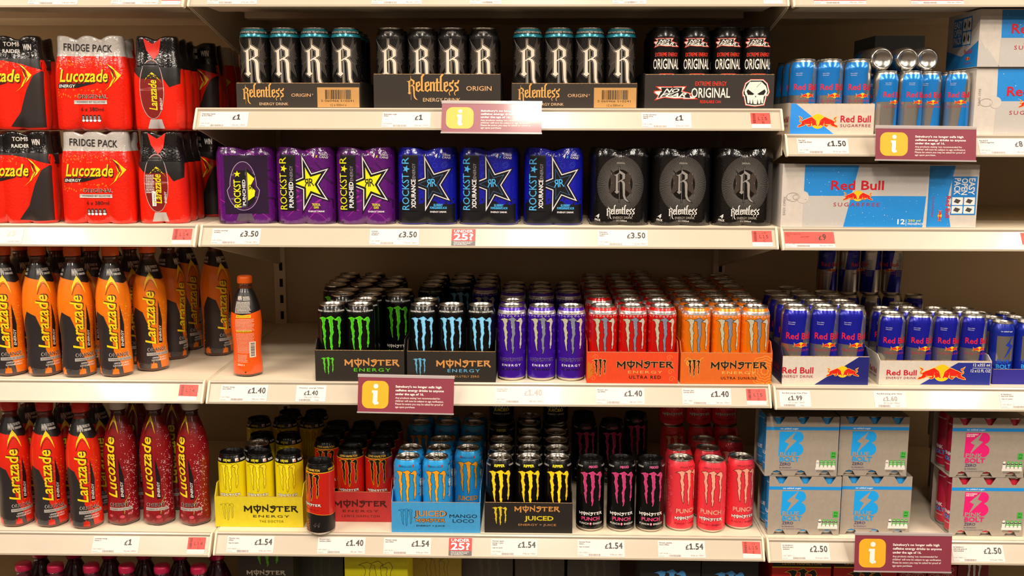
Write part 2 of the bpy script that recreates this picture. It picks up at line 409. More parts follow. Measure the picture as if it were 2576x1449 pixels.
def gda(a, x, y, w, h, layer, first, rest, line='FFFFFF'):
    n = 5; c = w/n
    for i in range(n):
        mt = ink(first if i == 0 else rest)
        a.rect(x+i*c+.1*c, x+(i+1)*c-.1*c, y+h*.2, y+h*.75, mt, layer); a.disc(x+(i+.5)*c, y+h*.75, .4*c, mt, layer, h*.25, 14)
        a.disc(x+(i+.5)*c, y+h*.2, .4*c, ink(line), layer+1, h*.18, 14)
        a.rect(x+i*c+.25*c, x+(i+1)*c-.25*c, y+h*.5, y+h*.58, ink(line), layer+1); a.rect(x+i*c+.25*c, x+(i+1)*c-.25*c, y+h*.7, y+h*.76, ink(line), layer+1)
    return a
# ------------------------------------------------------------------ cans
def can_prof(r, H):
    return [(0, 6.5), (r*.45, 4.6), (r*.66, 2.2), (r*.75, 0), (r*.80, .2), (r*.86, 1.5), (r*.95, 5.5), (r*.985, 7.2), (r, 9.5), (r, 14), (r, H*.5), (r, H-26), (r, H-19.5), (r*.985, H-16.5), (r*.94, H-12), (r*.885, H-7.5), (r*.84, H-4), (r*.825, H-3)]
def lid_prof(r, H):
    return [(r*.822, H-3.6), (r*.85, H-2.4), (r*.862, H-.9), (r*.85, H-.1), (r*.825, H), (r*.80, H-.9), (r*.785, H-4.2), (r*.765, H-5.4), (r*.735, H-5.2), (r*.71, H-4.2), (r*.3, H-4.0), (0, H-4.0)]
def cap_prof(r, H):            # flat resealable plastic closure
    return [(r*.822, H-3.6), (r*.86, H-2.6), (r*.862, H+.5), (r*.84, H+1.2), (r*.80, H+1.0), (r*.78, H-.4), (r*.62, H-.6), (r*.6, H+.7), (r*.2, H+.9), (0, H+.9)]
TABS = {}
def tab_mesh(mat):
    if mat.name in TABS: return TABS[mat.name]
    bm = bmesh.new(); n = 20
    def ringv(a, b, z, cy): return [bm.verts.new((a*math.cos(2*math.pi*i/n)/1000, (cy+b*math.sin(2*math.pi*i/n))/1000, z/1000)) for i in range(n)]
    o0, o1, i1, i0 = ringv(7.6, 11.5, 0, 2), ringv(7.6, 11.5, 1.1, 2), ringv(4.2, 4.6, 1.1, 6.5), ringv(4.2, 4.6, 0, 6.5)
    for A, B in ((o0, o1), (o1, i1), (i1, i0), (i0, o0)):
        for i in range(n): bm.faces.new((A[i], A[(i+1) % n], B[(i+1) % n], B[i]))
    r0, r1 = ringv(2.4, 2.4, 1.1, -2.5), ringv(1.6, 1.6, 2.0, -2.5)
    for i in range(n): bm.faces.new((r0[i], r0[(i+1) % n], r1[(i+1) % n], r1[i]))
    bm.faces.new(r1)
    bmesh.ops.recalc_face_normals(bm, faces=bm.faces)
    TABS[mat.name] = finish(bm, 'pull_tab', [mat], False); return TABS[mat.name]
KIND = {}
BLK = '0B0A0A'
LIDBLK = M('black_lid', '1B1A19', rough=.28, metal=.6, vary=.05)
def make_kind(key, r, H, body, lid, lettering, emblem, desc, zones=(), base=SILVER, reseal=False, skull_art=None):
    """zones: [(z0,z1,material)] printed rings over the body colour."""
    mats = [body, base]+[z[2] for z in zones]
    prof = can_prof(r, H)
    cuts = sorted({z for q in zones for z in q[:2]})
    rf = prof_r(prof[3:]); P = list(prof)
    for c in cuts:
        if all(abs(c-z) > .05 for _, z in P): P.append((rf(c), c))
    P = P[:3]+sorted(P[3:], key=lambda q: q[1])
    def zone(z, k):
        if z < 7.6 or k < 4: return 1
        for i, q in enumerate(zones):
            if q[0] <= z <= q[1]: return 2+i
        return 0
    me = lathe('can_body', P, mats, 40, zone)
    ld = lathe('lid', cap_prof(r, H) if reseal else lid_prof(r, H), [lid], 36)
    fn = wrap([q for q in prof[3:]], r)
    gy = sorted({round(z, 2) for _, z in prof if z > H-30})+[7.2, 9.5]
    parts = [('can_body', me, None), ('lid', ld, None)]
    if not reseal: parts.append(('pull_tab', tab_mesh(lid if lid is LIDBLK else DSILVER), (0, 0, (H-3.9)/1000)))
    if emblem and emblem.P: parts.append(('emblem', emblem.mesh('emblem', fn, 2.6, gy), None))
    if skull_art: parts.append(('skull_emblem', skull_art.mesh('skull_emblem', fn, 2.6, gy), None))
    if lettering and lettering.P: parts.append(('lettering', lettering.mesh('lettering', fn, 2.6, gy), None))
    KIND[key] = dict(r=r/1000, H=H/1000, parts=parts, desc=desc)
CAN_N = [0]
def place_can(key, x, y, z, label, group, yaw=0., lean=(0, 0), lying=False):
    K = KIND[key]; CAN_N[0] += 1
    t = thing('drink_can', label, 'drink can', (x, y, z), group, (lean[0], lean[1], yaw))
    made = {}
    for nm, me, loc in K['parts']:
        up_ = made.get('lid' if nm == 'pull_tab' else 'can_body', t) if nm not in ('can_body', 'lid') else t
        made[nm] = part(nm, me, up_, loc or (0, 0, 0), (0, 0, random.uniform(0, 6.28)) if nm == 'pull_tab' else (0, 0, 0))
    return t
R5, H5 = 32.0, 168.0
def neck_text(a, s, mat, H, r, h=3.2, n=2, off=0., bold=.01, layer=2):
    c = 2*math.pi*r
    for i in range(n): a.text(s, off+c*i/n, H-14.6, h, mat, layer, w=min(c/n*.92, len(s)*h*.82), bold=bold)
    return a
def claw_can(key, body, fill, edge, ew, desc, lid=SILVER, shade=None, word=None, neck=None, zones=(), extra=None, deco=None, ch=82, cw=54, cy=104):
    em = Art(); em.put(claw(ch, cw, fill, edge, ew, shade, 2), 0, cy)
    le = Art()
    if word: le.put(beast_word(word[2] if len(word) > 2 else 56, ink(word[0]), ink(word[1]) if word[1] else None, .55, 2), 0, word[3] if len(word) > 3 else 49)
    if neck: neck_text(le, neck[0], ink(neck[1]), H5, R5, *(neck[2:]))
    if extra: extra(le)
    if deco: deco(em)
    make_kind(key, R5, H5, body, lid, le, em, desc, zones)
def energy_line(c, y=35, w=44, h=4.6, t='ENERGY'):
    return lambda a: a.text(t, 0, y, h, ink(c), 2, w=w, bold=.02, sp=1.5)
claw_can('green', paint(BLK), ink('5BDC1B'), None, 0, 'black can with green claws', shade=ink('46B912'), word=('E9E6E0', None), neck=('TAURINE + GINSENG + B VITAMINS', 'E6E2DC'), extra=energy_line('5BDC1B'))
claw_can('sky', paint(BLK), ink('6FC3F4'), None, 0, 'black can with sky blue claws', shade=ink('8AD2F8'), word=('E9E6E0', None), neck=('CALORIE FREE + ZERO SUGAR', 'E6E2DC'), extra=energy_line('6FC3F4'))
FOIL = [ink('D6D2B4', .3, .3), ink('8C92A6', .3, .3), ink('E2D8C6', .3, .3)]
def ultra(key, hexbody, tint, desc, sub, dark):
    sw = ink(tint)
    def deco(a):
        for i, u in enumerate((-46, -34, 34, 46, 70, 85, -70, -85)):
            for q, v in enumerate((64, 88, 112, 134)): swirl(a, u+((i*5+q*7) % 6-3), v+((i*3+q) % 5-2), 3.2+(i+q) % 3, sw, 2, 1.4, 1 if (i+q) % 2 else -1, .32)
        for u in range(-96, 97, 8): swirl(a, u, H5-21.5+(u/8) % 2, 2.6, ink('EFE9E6'), 2, 1.2, 1 if u % 16 else -1, .45)
        for u in range(-96, 97, 12): swirl(a, u+3, H5-8.6, 1.8, ink(hexbody), 2, 1.2, 1, .5)
    def extra(a):
        a.text('ENERGY', 0, 34, 4.8, ink('F2EEF0'), 2, w=44, bold=.03, sp=1.4)
        a.text(sub, 0, 25, 4.6, ink(dark), 2, w=46, bold=.05)
    claw_can(key, paint(hexbody), FOIL, ink('120D14'), .8, desc, word=('17101C', tint, 58), neck=('ZERO CALORIE + ZERO SUGAR', '6E6670', 3.0), zones=[(H5-17.5, H5-9.5, M('pale_foil_band', 'DAD3D2', rough=.24, metal=.75))], deco=deco, extra=extra)
ultra('violet', '4413A6', '8E6BE0', 'violet can with silver claws', 'ULTRA VIOLET', '150C22')
ultra('red', 'D81512', 'F0908A', 'red can with silver claws', 'ULTRA RED', '22080A')
ultra('orange', 'F58410', 'FFC46E', 'orange can with silver claws', 'ULTRA SUNRISE', '2A1206')
def rossi_deco(a):
    for i in range(3):
        u = i*2*math.pi*R5/3+20
        a.rect(u-4, u+4, H5-16, H5-9.4, ink('F6F0E6'), 2); a.poly([(u-3.4, H5-15.4), (u+3.4, H5-15.4), (u+3.4, H5-10)], ink('E8662A'), 3)
def rossi_x(a):
    for i in range(3):
        u = i*2*math.pi*R5/3; a.text('VR|46', u-4, H5-15.2, 5.4, ink('F3E11E'), 2, w=19, bold=.04, shear=.25)
        a.text('ROSSI', u+38, H5-15, 4, ink('F2EEE6'), 2, w=16, bold=.05)
claw_can('yellow', paint('F2DF12', .15), ink('F6E41C'), ink('6B3A08'), .75, 'yellow can with outlined claw marks', lid=LIDBLK, word=('F6F0D8', '1B1710', 52, 73), zones=[(H5-19, H5, paint(BLK))], deco=rossi_deco, extra=rossi_x, ch=66, cw=45, cy=115)
def ham_deco(a):
    a.poly([(-100, 7.6), (-100, 50), (-40, 48), (0, 53), (50, 46), (100, 50), (100, 7.6)], ink('14100F'), 1)
    a.stroke([(-100, 51), (-40, 49), (0, 54), (50, 47), (100, 51)], .9, ink('F2A02A'), 2)
    for k in range(5): a.stroke([(-38, 38-k*6), (-14+k*2, 37-k*6), (-2, 35-k*5.5)], 1.0, ink('F2A02A'), 2, .3); five_star(2.6, ink('E8451F'), a, -10+k*1.2, 34-k*6, 3)
def ham_x(a):
    for i in range(3): a.text('LEWIS HAMILTON', i*2*math.pi*R5/3, H5-15, 4.6, ink('E9B93C'), 2, w=46, bold=.03)
    a.text('ENERGY', 0, 60, 3.2, ink('7A1A12'), 2, w=40, sp=1.4); a.text('44', 14, 20, 12, ink('3A3230'), 3, w=17, bold=.07, shear=.3)
claw_can('racer', paint('D92416', .25), ink('140F0E'), ink('F5C022'), .8, 'red can with gold-edged black claws', lid=LIDBLK, word=('F4EFE8', '2A0E0A', 50, 73), zones=[(H5-19, H5-17.5, paint('F5C022', .2)), (H5-17.5, H5, paint(BLK))], deco=ham_deco, extra=ham_x, ch=66, cw=44, cy=116)
def mango_deco(a):
    rd = random.Random(5)
    for s in (-1, 1):
        for k in range(9):
            u, v = s*rd.uniform(31, 52), 60+k*9.5
            a.poly([(u, v), (u+4*s, v+3), (u+7*s, v+1), (u+3*s, v-2)], ink(('C8221C', '17356E', 'F0801E')[k % 3]), 2)
            swirl(a, u-2*s, v+4, 2.6, ink('14224E'), 2, 1.2, s, .5)
        a.disc(s*41, 112, 5.5, ink('EFE7DA'), 3, 6.5, 18); a.rect(s*41-3, s*41+3, 101, 107, ink('EFE7DA'), 3)
        for e in (-2.2, 2.2): a.disc(s*41+e, 113, 1.5, ink('2B7A3A'), 4, n=12)
        for k in range(5): a.stroke([(s*41-5, 96-k*4), (s*41+5, 96-k*4)], 1.1, ink('E6DECF'), 3)
        a.stroke([(s*41, 101), (s*41, 74)], 1.2, ink('E6DECF'), 3)
    for i in range(6):
        u = i*33.5+17; a.disc(u, H5-15, 2.0, ink('B8202A'), 2, 3.2, 12)
def mango_x(a):
    for i in range(4): a.text('MANGO LOCO', i*2*math.pi*R5/4, H5-18, 4.4, ink('15306E'), 2, w=29, bold=.02)
    a.text('JUICED', 0, 49, 10, ink('1A1410'), 2, w=54, bold=.09); a.text('JUICED', 0, 49, 10, ink('F2A02C'), 3, w=52, bold=.04)
claw_can('mango', paint('2AA5EC', .2), ink('F9A51F'), ink('16161C'), .8, 'bright blue can with orange claw marks', word=('F4EFE8', '16202C', 52, 38), deco=mango_deco, extra=mango_x, ch=80, cw=52, cy=104)
def rip_x(a):
    for i in range(3):
        u = i*2*math.pi*R5/3; a.text('RIPPER', u, H5-16, 5.6, ink('F0E21E'), 2, w=25, bold=.06); a.text('GINSENG', u+34, H5-15.4, 3.4, ink('D8D4CC'), 2, w=20)
    a.text('JUICED', 0, 37, 7, ink('F0E21E'), 2, w=40, bold=.05); a.text('ENERGY + JUICE', 0, 28, 3.6, ink('D8D4CC'), 2, w=44)
claw_can('ripper', paint(BLK), ink('F3DF18'), ink('E58A1A'), .45, 'black can with yellow claws', word=('E9E6E0', None), extra=rip_x)
def mix_x(a):
    for i in range(3):
        u = i*2*math.pi*R5/3; a.text('MIXXD', u+5, H5-15.6, 5.0, ink('DB5D8E'), 2, w=21, bold=.05); a.text('TAURINE', u-30, H5-15, 3.2, ink('D8D4CC'), 2, w=18)
    a.text('PUNCH', 0, 28, 8, ink('E0487F'), 2, w=44, bold=.05)
    a.text('PUNCH', -16, 18.5, 4.2, ink('ECE8E2'), 2, w=23, bold=.04, sp=1.2); a.text('ENERGY', 18, 18.5, 4.2, ink('ECE8E2'), 2, w=25, bold=.04, sp=1.2)
    a.disc(0, 20.5, 2.6, ink('E0487F'), 2, 3.4, 16); a.disc(0, 20.8, 1.4, ink('F4EFEA'), 3, 1.8, 12)
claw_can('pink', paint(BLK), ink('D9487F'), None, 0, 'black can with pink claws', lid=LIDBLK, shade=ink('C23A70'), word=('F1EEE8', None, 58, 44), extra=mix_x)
def pipe_x(a):
    for i in range(3): a.text('PIPELINE PUNCH', i*2*math.pi*R5/3, H5-17, 4.2, ink('7A1420'), 2, w=38, bold=.015)
    a.text('PUNCH', 0, 45, 10, ink('5A0F16'), 2, w=53, bold=.1); a.text('PUNCH', 0, 45, 10, ink('FFA58C'), 3, w=51, bold=.05)
    a.text('PUNCH + ENERGY', 0, 18, 4.0, ink('7A1420'), 2, w=56, bold=.02, sp=1.1)
def pipe_d(a):
    for s in (-1, 1):
        for k in range(7): swirl(a, s*(40+k % 3*5), 48+k*13, 5+k % 3, ink('FF9A94'), 2, 1.3, s, .4)
claw_can('coral', paint('F63A47', .2), ink('FFA68D'), ink('2A0A10'), .9, 'coral can with pale peach claws', lid=DSILVER, word=('F8F3EC', '2A0A10', 56, 33), extra=pipe_x, deco=pipe_d, ch=84, cw=52, cy=106)
def gothic_can(key, teal, desc):
    e = Art(); rd = random.Random(2)
    ray_i = ink('6A625C', .3, .6)
    for i in range(96):
        t = 2*math.pi*i/96; c, s = math.cos(t), math.sin(t)
        r0, r1 = 30, 62
        p0, p1 = (r0*c*1.0, 88+r0*s*1.25), (r1*c*1.25, 88+r1*s*1.25)
        if p1[1] > H5-22:
            q = (H5-22-p0[1])/(p1[1]-p0[1]); p1 = (p0[0]+(p1[0]-p0[0])*q, H5-22) if 0 < q < 1 else p1
        if p1[1] < 12: q = (12-p0[1])/(p1[1]-p0[1]); p1 = (p0[0]+(p1[0]-p0[0])*q, 12)
        if p0[1] < H5-22: e.stroke([p0, p1], .32, ray_i, 1)
    wing = ink('453E38', .35, .3); wing2 = ink('7A7168', .35, .3)
    for s, k in ((1, 1), (-1, .8)):
        e.poly([(s*12, 118), (s*22, 140*k+12), (s*24, 132), (s*30, 138), (s*29, 122), (s*33, 112), (s*27, 104), (s*31, 92), (s*25, 88), (s*33, 62), (s*16, 82), (s*8, 96)], wing, 2)
        e.stroke([(s*10, 110), (s*22, 124), (s*27, 133)], .7, wing2, 3); e.stroke([(s*10, 100), (s*24, 92), (s*31, 68)], .7, wing2, 3)
        swirl(e, s*31, 104, 4, wing2, 3, 1.2, s, .7)
    e.put(gothic_r(100, ink('F0E4D0', .28, .2), ink('0C0A09'), ink('B9AFA2', .3, .3), 4), 2, 92)
    a = Art()
    if teal:
        for i in range(2): a.text('TRACKS FROM DEFECTED WITH EVERY CAN', i*math.pi*R5, H5-11.5, 4.0, ink('E9E4DA'), 3, w=84, bold=.03)
        z = [(H5-20, H5-13.4, paint('1E8FA3', .3)), (H5-13.4, H5-7.2, paint(BLK)), (H5-7.2, H5-2, paint('1E8FA3', .3))]
    else:
        for i in range(3): a.text('ORIGIN', i*2*math.pi*R5/3, H5-13, 4.4, ink('8D8780'), 3, w=20, bold=.03)
        for i in range(80): a.rect(i*2.5-.2, i*2.5+.2, H5-24, H5-16, ink('4A4440'), 1)
        z = ()
    make_kind(key, R5, H5, paint('120F0E', .25), SILVER, a, e, desc, z)
gothic_can('goth_teal', True, 'teal-necked black gothic can')
gothic_can('goth_plain', False, 'all black gothic can')
def fear_can():
    e = Art(); e.put(fear_logo(64, 1), 0, 136); a = Art()
    a.text('EXTREME ENERGY', 0, 108, 8.0, ink('E43A22'), 2, w=52, bold=.03); a.text('ORIGINAL', 0, 82, 21, ink('F3EBDF'), 2, w=62, bold=.02)
    SK = Art().put(skull(66, 1), 0, 40)
    make_kind('fear', R5, H5, paint('131010', .3), LIDBLK, a, e, 'black can with jagged red badge', reseal=True, skull_art=SK)
fear_can()
def bull_can(key, r, H, blue, sub, desc):
    body = M('brushed_can_silver', 'C9C5BE', rough=.25, metal=.9)
    e = Art(); B = ink(blue, .22, .35, .3); c = 2*math.pi*r; q = H*.515; top = H-7; bot = 8.5
    for k in range(2):
        o = k*c/2
        e.poly([(o-.23*c, q), (o-.195*c, top), (o+.10*c, top), (o+.05*c, q)], B, 1)
        e.poly([(o+.05*c, q), (o+.0*c, bot), (o+.23*c, bot), (o+.27*c, q)], B, 1)
    a = Art(); s = r/26.5
    for k in range(2):
        o = k*c/2+2*s
        a.text('Red Bull', o, H*.585, 11.5*s, ink('D8203A'), 3, w=50*s, bold=.035)
        e.put(bulls(27*s, 3), o+3*s, H*.51)
        a.text(sub, o, H*.425, 4.4*s, ink('C02A44'), 3, w=46*s, sp=1.3)
        a.text('Serve chilled.', o-15*s, H*.80, 2.0*s, ink('D8D4DC'), 3, w=13*s); a.text('Carbonated.', o-15.5*s, H*.775, 2.0*s, ink('D8D4DC'), 3, w=12*s)
    small_print(a, c*.27, c*.37, H*.72, 14, 3.2, ink('7C7F90'), 3, 4); small_print(a, -c*.37, -c*.27, H*.72, 14, 3.2, ink('7C7F90'), 3, 9)
    make_kind(key, r, H, body, DSILVER, a, e, desc)
bull_can('sf250', 25.6, 133, '1F86DC', 'SUGARFREE', 'slim light blue bulls can')
bull_can('sf355', 28.8, 156, '1F7FD6', 'SUGARFREE', 'tall light blue bulls can')
bull_can('bull250', 25.6, 130, '1B1FA8', 'ENERGY DRINK', 'slim navy bulls can')
bull_can('bull355', 28.8, 155, '1B1FA8', 'ENERGY DRINK', 'tall navy bulls can')
bull_can('bull473', 31.8, 170, '1B1FA8', 'ENERGY DRINK', 'wide navy bulls can')
def bolt_can(key, r, H, body, accent, words, desc):
    e = Art(); a = Art()
    e.rect(-20, 20, H*.36, H*.78, M('brushed_can_silver'), 1)
    e.poly([(16, H*.80), (-2, H*.63), (7, H*.60), (-4, H*.40), (17, H*.62), (7, H*.66)], ink(body), 3)
    a.text(words[0], -4, H*.33, 8, ink(accent), 3, w=26, bold=.05); a.text(words[1], -2, H*.24, 9, ink('2FA0EE'), 3, w=32, bold=.07)
    a.text("by Sainsbury's", -2, H*.17, 3.2, ink('E8E6EC'), 3, w=24)
    for k in range(2): a.text('no added sugar', k*math.pi*r, H-20, 3, ink('F2F2F4'), 3, w=26)
    make_kind(key, r, H, paint(body, .3), DSILVER, a, e, desc)
bolt_can('bolt', 25.6, 135, '1A2FA6', '1E55C8', ('BLUE', 'BOLT'), 'slim royal blue can with lightning bolt')
bolt_can('boltz', 25.6, 136, '2A98E2', 'E6E6EA', ('BLUE', 'BOLT'), 'slim pale blue can')
bolt_can('boltp', 25.6, 136, 'C8203A', 'E6E6EA', ('PINK', 'BOLT'), 'slim red can')
# ------------------------------------------------------------------ the setting: aisle floor, back wall, uprights, shelves
BAY = 1.25
def xz(px, Y, z):                         # X of the point at depth Y and height z that is seen in column px
    k = (px-W_PX/2)/F_PX; a = rt-fw*k
    return CAM.x-((Y-CAM.y)*a.y+(z-CAM.z)*a.z)/a.x
WALL_Y = .685
def structure(name, me): return tag(link(bpy.data.objects.new(name, me)), None, None, kind='structure')
structure('floor', boxm('floor', -5, 7, -4.2, 1.2, -.05, 0, [M('vinyl_floor', '433D35', rough=.35, vary=.12, scale=3)]))
structure('wall_front', boxm('wall_front', -5, 7, -3.9, -3.8, 0, 2.2, [M('far_gondola', '74675A', rough=.7, vary=.35, scale=5)]))
wb = tag(bpy.data.objects.new('wall_back', None), None, None, kind='structure'); link(wb)
for b in (-1, 0, 1): part('panel', boxm('panel', b*BAY+.002, (b+1)*BAY-.002, WALL_Y, WALL_Y+.02, 0, 2.3, [CREAM_WALL]), wb)
slot_me = boxm('slot', -.0045, .0045, WALL_Y-.0215, WALL_Y-.017, -.0115, .0115, [SLOT])
for i, xu in enumerate((0, BAY)):
    u = structure('trim_%d' % (i+1), boxm('upright', xu-.016, xu+.016, WALL_Y-.02, WALL_Y, 0, 2.3, [CREAM]))
    for k in range(14):
        for dx in (.004,): part('slot', slot_me, u, (xu+dx, 0, EYE-1.0+k*.047+.002*i))
ZS = {}
RAIL_A = math.atan2(.0215, .0345)
def shelf(key, bay, z, label, depth=WALL_Y-.002):
    z = z+EYE; ZS[key] = z; x0, x1 = bay*BAY, (bay+1)*BAY
    t = thing('shelf', label, 'shelf', (x0, 0, z), 'shelves of the drinks gondola')
    W = BAY
    part('board', boxm('board', .004, W-.004, .004, depth, -.012, 0, [CREAM], bevel=.0015), t)
    part('front_channel', boxm('front_channel', .03, W-.03, .014, .105, -.041, -.0125, [CREAM], bevel=.002), t)
    if key[0] == 'A': part('rib', boxm('rib', .03, W-.03, .30, .34, -.034, -.0125, [CREAM], bevel=.002), t)
    P = [(.012, -.001), (-.002, .001), (-.0045, -.002), (-.003, -.0068), (-.0245, -.0415), (-.0275, -.0412), (-.0275, -.0452), (-.02, -.0452), (.004, -.012), (.012, -.012)]
    part('price_rail', prism('price_rail', P, 'x', .0085, W-.0085, [CREAM_RAIL]), t)
    P2 = [(.012, 0), (-.001, .001), (-.005, -.002), (-.0285, -.041), (-.0285, -.0455), (-.018, -.0475), (.012, -.03)]
    for a in (.0035, W-.0083): part('rail_end', prism('rail_end', P2, 'x', a, a+.0048, [CREAM], bevel=.001), t)
    B = [(.008, -.001), (.008, -.044), (.02, -.047), (depth, -.178), (depth, -.001)]
    for a in (.0005, W-.0030): part('bracket', prism('bracket', B, 'x', a, a+.0025, [CREAM]), t)
    return t
shelf('A0', -1, .2935, 'cream shelf above the stacked red multipacks, top left'); shelf('A1', 0, .2945, 'cream shelf cut by the picture top, above the black cans'); shelf('A2', 1, .2935, 'cream shelf cut by the picture top, above the light blue cans')
shelf('B1', 0, .0427, 'cream shelf carrying the four black trays of cans'); shelf('B2', 1, -.0100, 'cream shelf carrying light blue cans and white cartons')
shelf('C0', -1, -.2070, 'cream shelf carrying the red six-packs'); shelf('C1', 0, -.2062, 'cream shelf carrying purple, blue and black four-packs'); shelf('C2', 1, -.2080, 'cream shelf carrying the long white and blue carton')
shelf('D0', -1, -.5545, 'cream shelf carrying the orange bottles'); shelf('D1', 0, -.5547, 'cream shelf carrying black, violet, red and orange cans'); shelf('D2', 1, -.5580, 'cream shelf carrying navy and silver cans in white trays')
shelf('E0', -1, -.9125, 'cream shelf carrying red and cherry bottles'); shelf('E1', 0, -.9085, 'cream shelf carrying yellow, red, blue and pink-marked cans'); shelf('E2', 1, -.9110, 'cream shelf carrying grey lightning-bolt six-packs')
for i, (k, zf) in enumerate((('F0', -1.235), ('F1', -1.158), ('F2', -1.158))):
    shelf(k, i-1, zf, ('cream shelf under the pink-capped bottles', 'cream shelf under the black and yellow cartons at the bottom', 'cream shelf under the red cartons, lowest right')[i])

# ------------------------------------------------------------------ price tickets, location tickets, notices
def rail_frame(key, px0, px1, name, label, cat, group, dx=0.):
    z = ZS[key]; Y, zz = -.01375, z-.02415
    x0, x1 = xz(px0, Y, zz), xz(px1, Y, zz); w = (x1-x0)*1000
    t = thing(name, label, cat, ((x0+x1)/2, Y, zz), group, (-RAIL_A, 0, 0))
    return t, w
CARD = [None]
def card_part(t, name, w, h, mat, y=0., dz=0.): CARD[0] = part(name, boxm(name, -w/2000, w/2000, -.0006+y, -.0002+y, dz-h/2000, dz+h/2000, [mat]), t)
TG = 'price tickets'
def digits(a, t, xr, y, h, mat, layer=2):
    """Bold figures set flush right at xr, with a flagged and footed one."""
    d, dot = h*.69, h*.36; x = xr
    for ch in reversed(t):
        w = dot if ch == '.' else d
        if ch == '1': a.poly([(x-w+q[0]*w, y+q[1]*h) for q in [(.08,0),(.98,0),(.98,.17),(.68,.17),(.68,1),(.42,1),(.08,.80),(.08,.62),(.36,.72),(.36,.17),(.08,.17)]], mat, layer)
        elif ch == '.': a.disc(x-w*.5, y+h*.1, h*.115, mat, layer, n=14)
        else: a.text(ch, x-w*.5, y, h, mat, layer, w=w*.86, bold=.05)
        x -= w
    a.text('£', x-h*.04, y, h*.74, mat, layer, w=h*.56, bold=.05, al='R')
def price_tag(key, px0, px1, lines, price, unit, label, code='7924', faded=0, levy=None, red=None):
    t, w = rail_frame(key, px0, px1, 'price_ticket', label, 'price ticket', TG)
    card_part(t, 'card', w, 37, TAGW)
    a = Art(); pc = (INKD, ink('A79E98'), ink('CDB5A8'))[faded]; tc = (ink('4A4440'), ink('9A918B'), ink('B9ADA6'))[faded]  # faded picks paler inks, for weak print and for painted glare
    L = -w/2+3.5
    if red:
        a.rect(-w/2, w/2, -9.5, 18.5, TAGR, 0); tc = ink('7A2A24')
        a.text(red, -w*.09, 4, 5.0, ink('8A3A30'), 2, w=17); a.stroke([(-w*.09-9, 6), (-w*.09+9, 7)], .7, ink('5A1E18'), 3)
    for i, s in enumerate(lines): a.text(s, L, 12.2-4.3*i, 2.9, tc, 2, al='L', bold=.03)
    if levy: a.text(levy, L, 12.2-4.3*len(lines)-1.6, 2.2, tc, 2, al='L', bold=.03)
    xr = w/2-4-(w*.12 if len(price) == 1 else 0)
    digits(a, price.replace('p', ''), xr, -.5, 13.2 if w > 95 else 11.5, pc)
    a.text(unit, w/2-5, -15.2, 3.2, INKG, 2, al='R', w=28)
    a.text('129 '+code, L-1, -11, 2.6, INKG, 2, al='L', w=19); a.text('3 2 12', L+20, -11, 1.6, INKG, 2, al='L')
    a.rect(L-2, L+10, -15.8, -15.2, INKG, 2); barcode(a, L+21, L+48 if w > 90 else L+44, -17, -12.6, INKG, 2, int(code) % 97)
    part('lettering', a.mesh('lettering', flat_front(-.0006), smooth=False), CARD[0])
def small_tag(key, px0, px1, title, price, unit, label, faded=0, code='786'):
    t, w = rail_frame(key, px0, px1, 'price_ticket', label, 'price ticket', TG); card_part(t, 'card', w, 37, TAGW)
    a = Art(); pc = (INKD, ink('8E857E'))[faded]
    a.text(title, 0, 11.5, 2.7, ink('4A4440'), 2, w=min(w-10, 54), bold=.03)
    digits(a, price, 16, -3.6, 10.4, pc); a.text(unit, 2, -10, 3.4, INKG, 2, w=34)
    barcode(a, -w/2+8, -w/2+33, -17.5, -12.6, INKG, 2, 5); a.text(code, w/2-20, -16.4, 2.6, INKG, 2, w=10)
    part('lettering', a.mesh('lettering', flat_front(-.0006), smooth=False), CARD[0])
def loc_tag(key, px0, px1, num, let, label, tilt=0.):
    t, w = rail_frame(key, px0, px1, 'location_ticket', label, 'shelf ticket', 'red location tickets'); card_part(t, 'card', w, 37, TAGW)
    a = Art(); a.poly([(-w/2, -8.5+tilt), (w/2, -8.5-tilt), (w/2, 18.5-tilt), (-w/2, 18.5)], TAGR, 0)
    D = ink('5A2420'); a.text('19', 5, 11, 4.2, D, 2, w=7); a.text('L', -3, 1, 7.6, ink('3A1C18'), 2, w=4.6, bold=.01); a.text(num[2], 11, 1, 7.6, ink('3A1C18'), 2, w=5.4, bold=.01)
    a.poly([(1.2+q[0]*5, 1+q[1]*7.6) for q in [(.08,0),(.98,0),(.98,.11),(.62,.11),(.62,1),(.46,1),(.1,.82),(.1,.70),(.43,.84),(.43,.11),(.08,.11)]], ink('3A1C18'), 2); a.text(let, 5, -8, 6.0, ink('3A1C18'), 2, w=4.8)
    b = Art(); barcode(b, -9, 15, -3, 3, D, 2, ord(let)); a.put(b, -w/2+7, 2.5, 1, None, math.pi/2)
    part('lettering', a.mesh('lettering', flat_front(-.0006), smooth=False), CARD[0])
def age_sticker(key, px0, px1, label):
    t, w = rail_frame(key, px0, px1, 'age_check_sticker', label, 'sticker', 'age check stickers'); card_part(t, 'card', w, 39, M('sticker_red', 'DE2B22', rough=.4))
    a = Art(); Wt = ink('F6F0EA'); a.rect(-w/2, w/2, -19.5, -9, ink('5A5654'), 0)
    a.text('UNDER', 0, 11, 6.4, Wt, 2, w=w*.8, bold=.04); a.text('25?', 0, -6.5, 15, Wt, 2, w=w*.82, bold=.06)
    for i, s in enumerate(('Please be prepared to show', 'proof of age when buying', 'age restricted items.')): a.text(s, -w*.4, -12.2-3*i, 1.9, Wt, 2, w=w*(.78, .7, .56)[i], al='L', bold=.03)
    part('lettering', a.mesh('lettering', flat_front(-.0006), smooth=False), CARD[0])
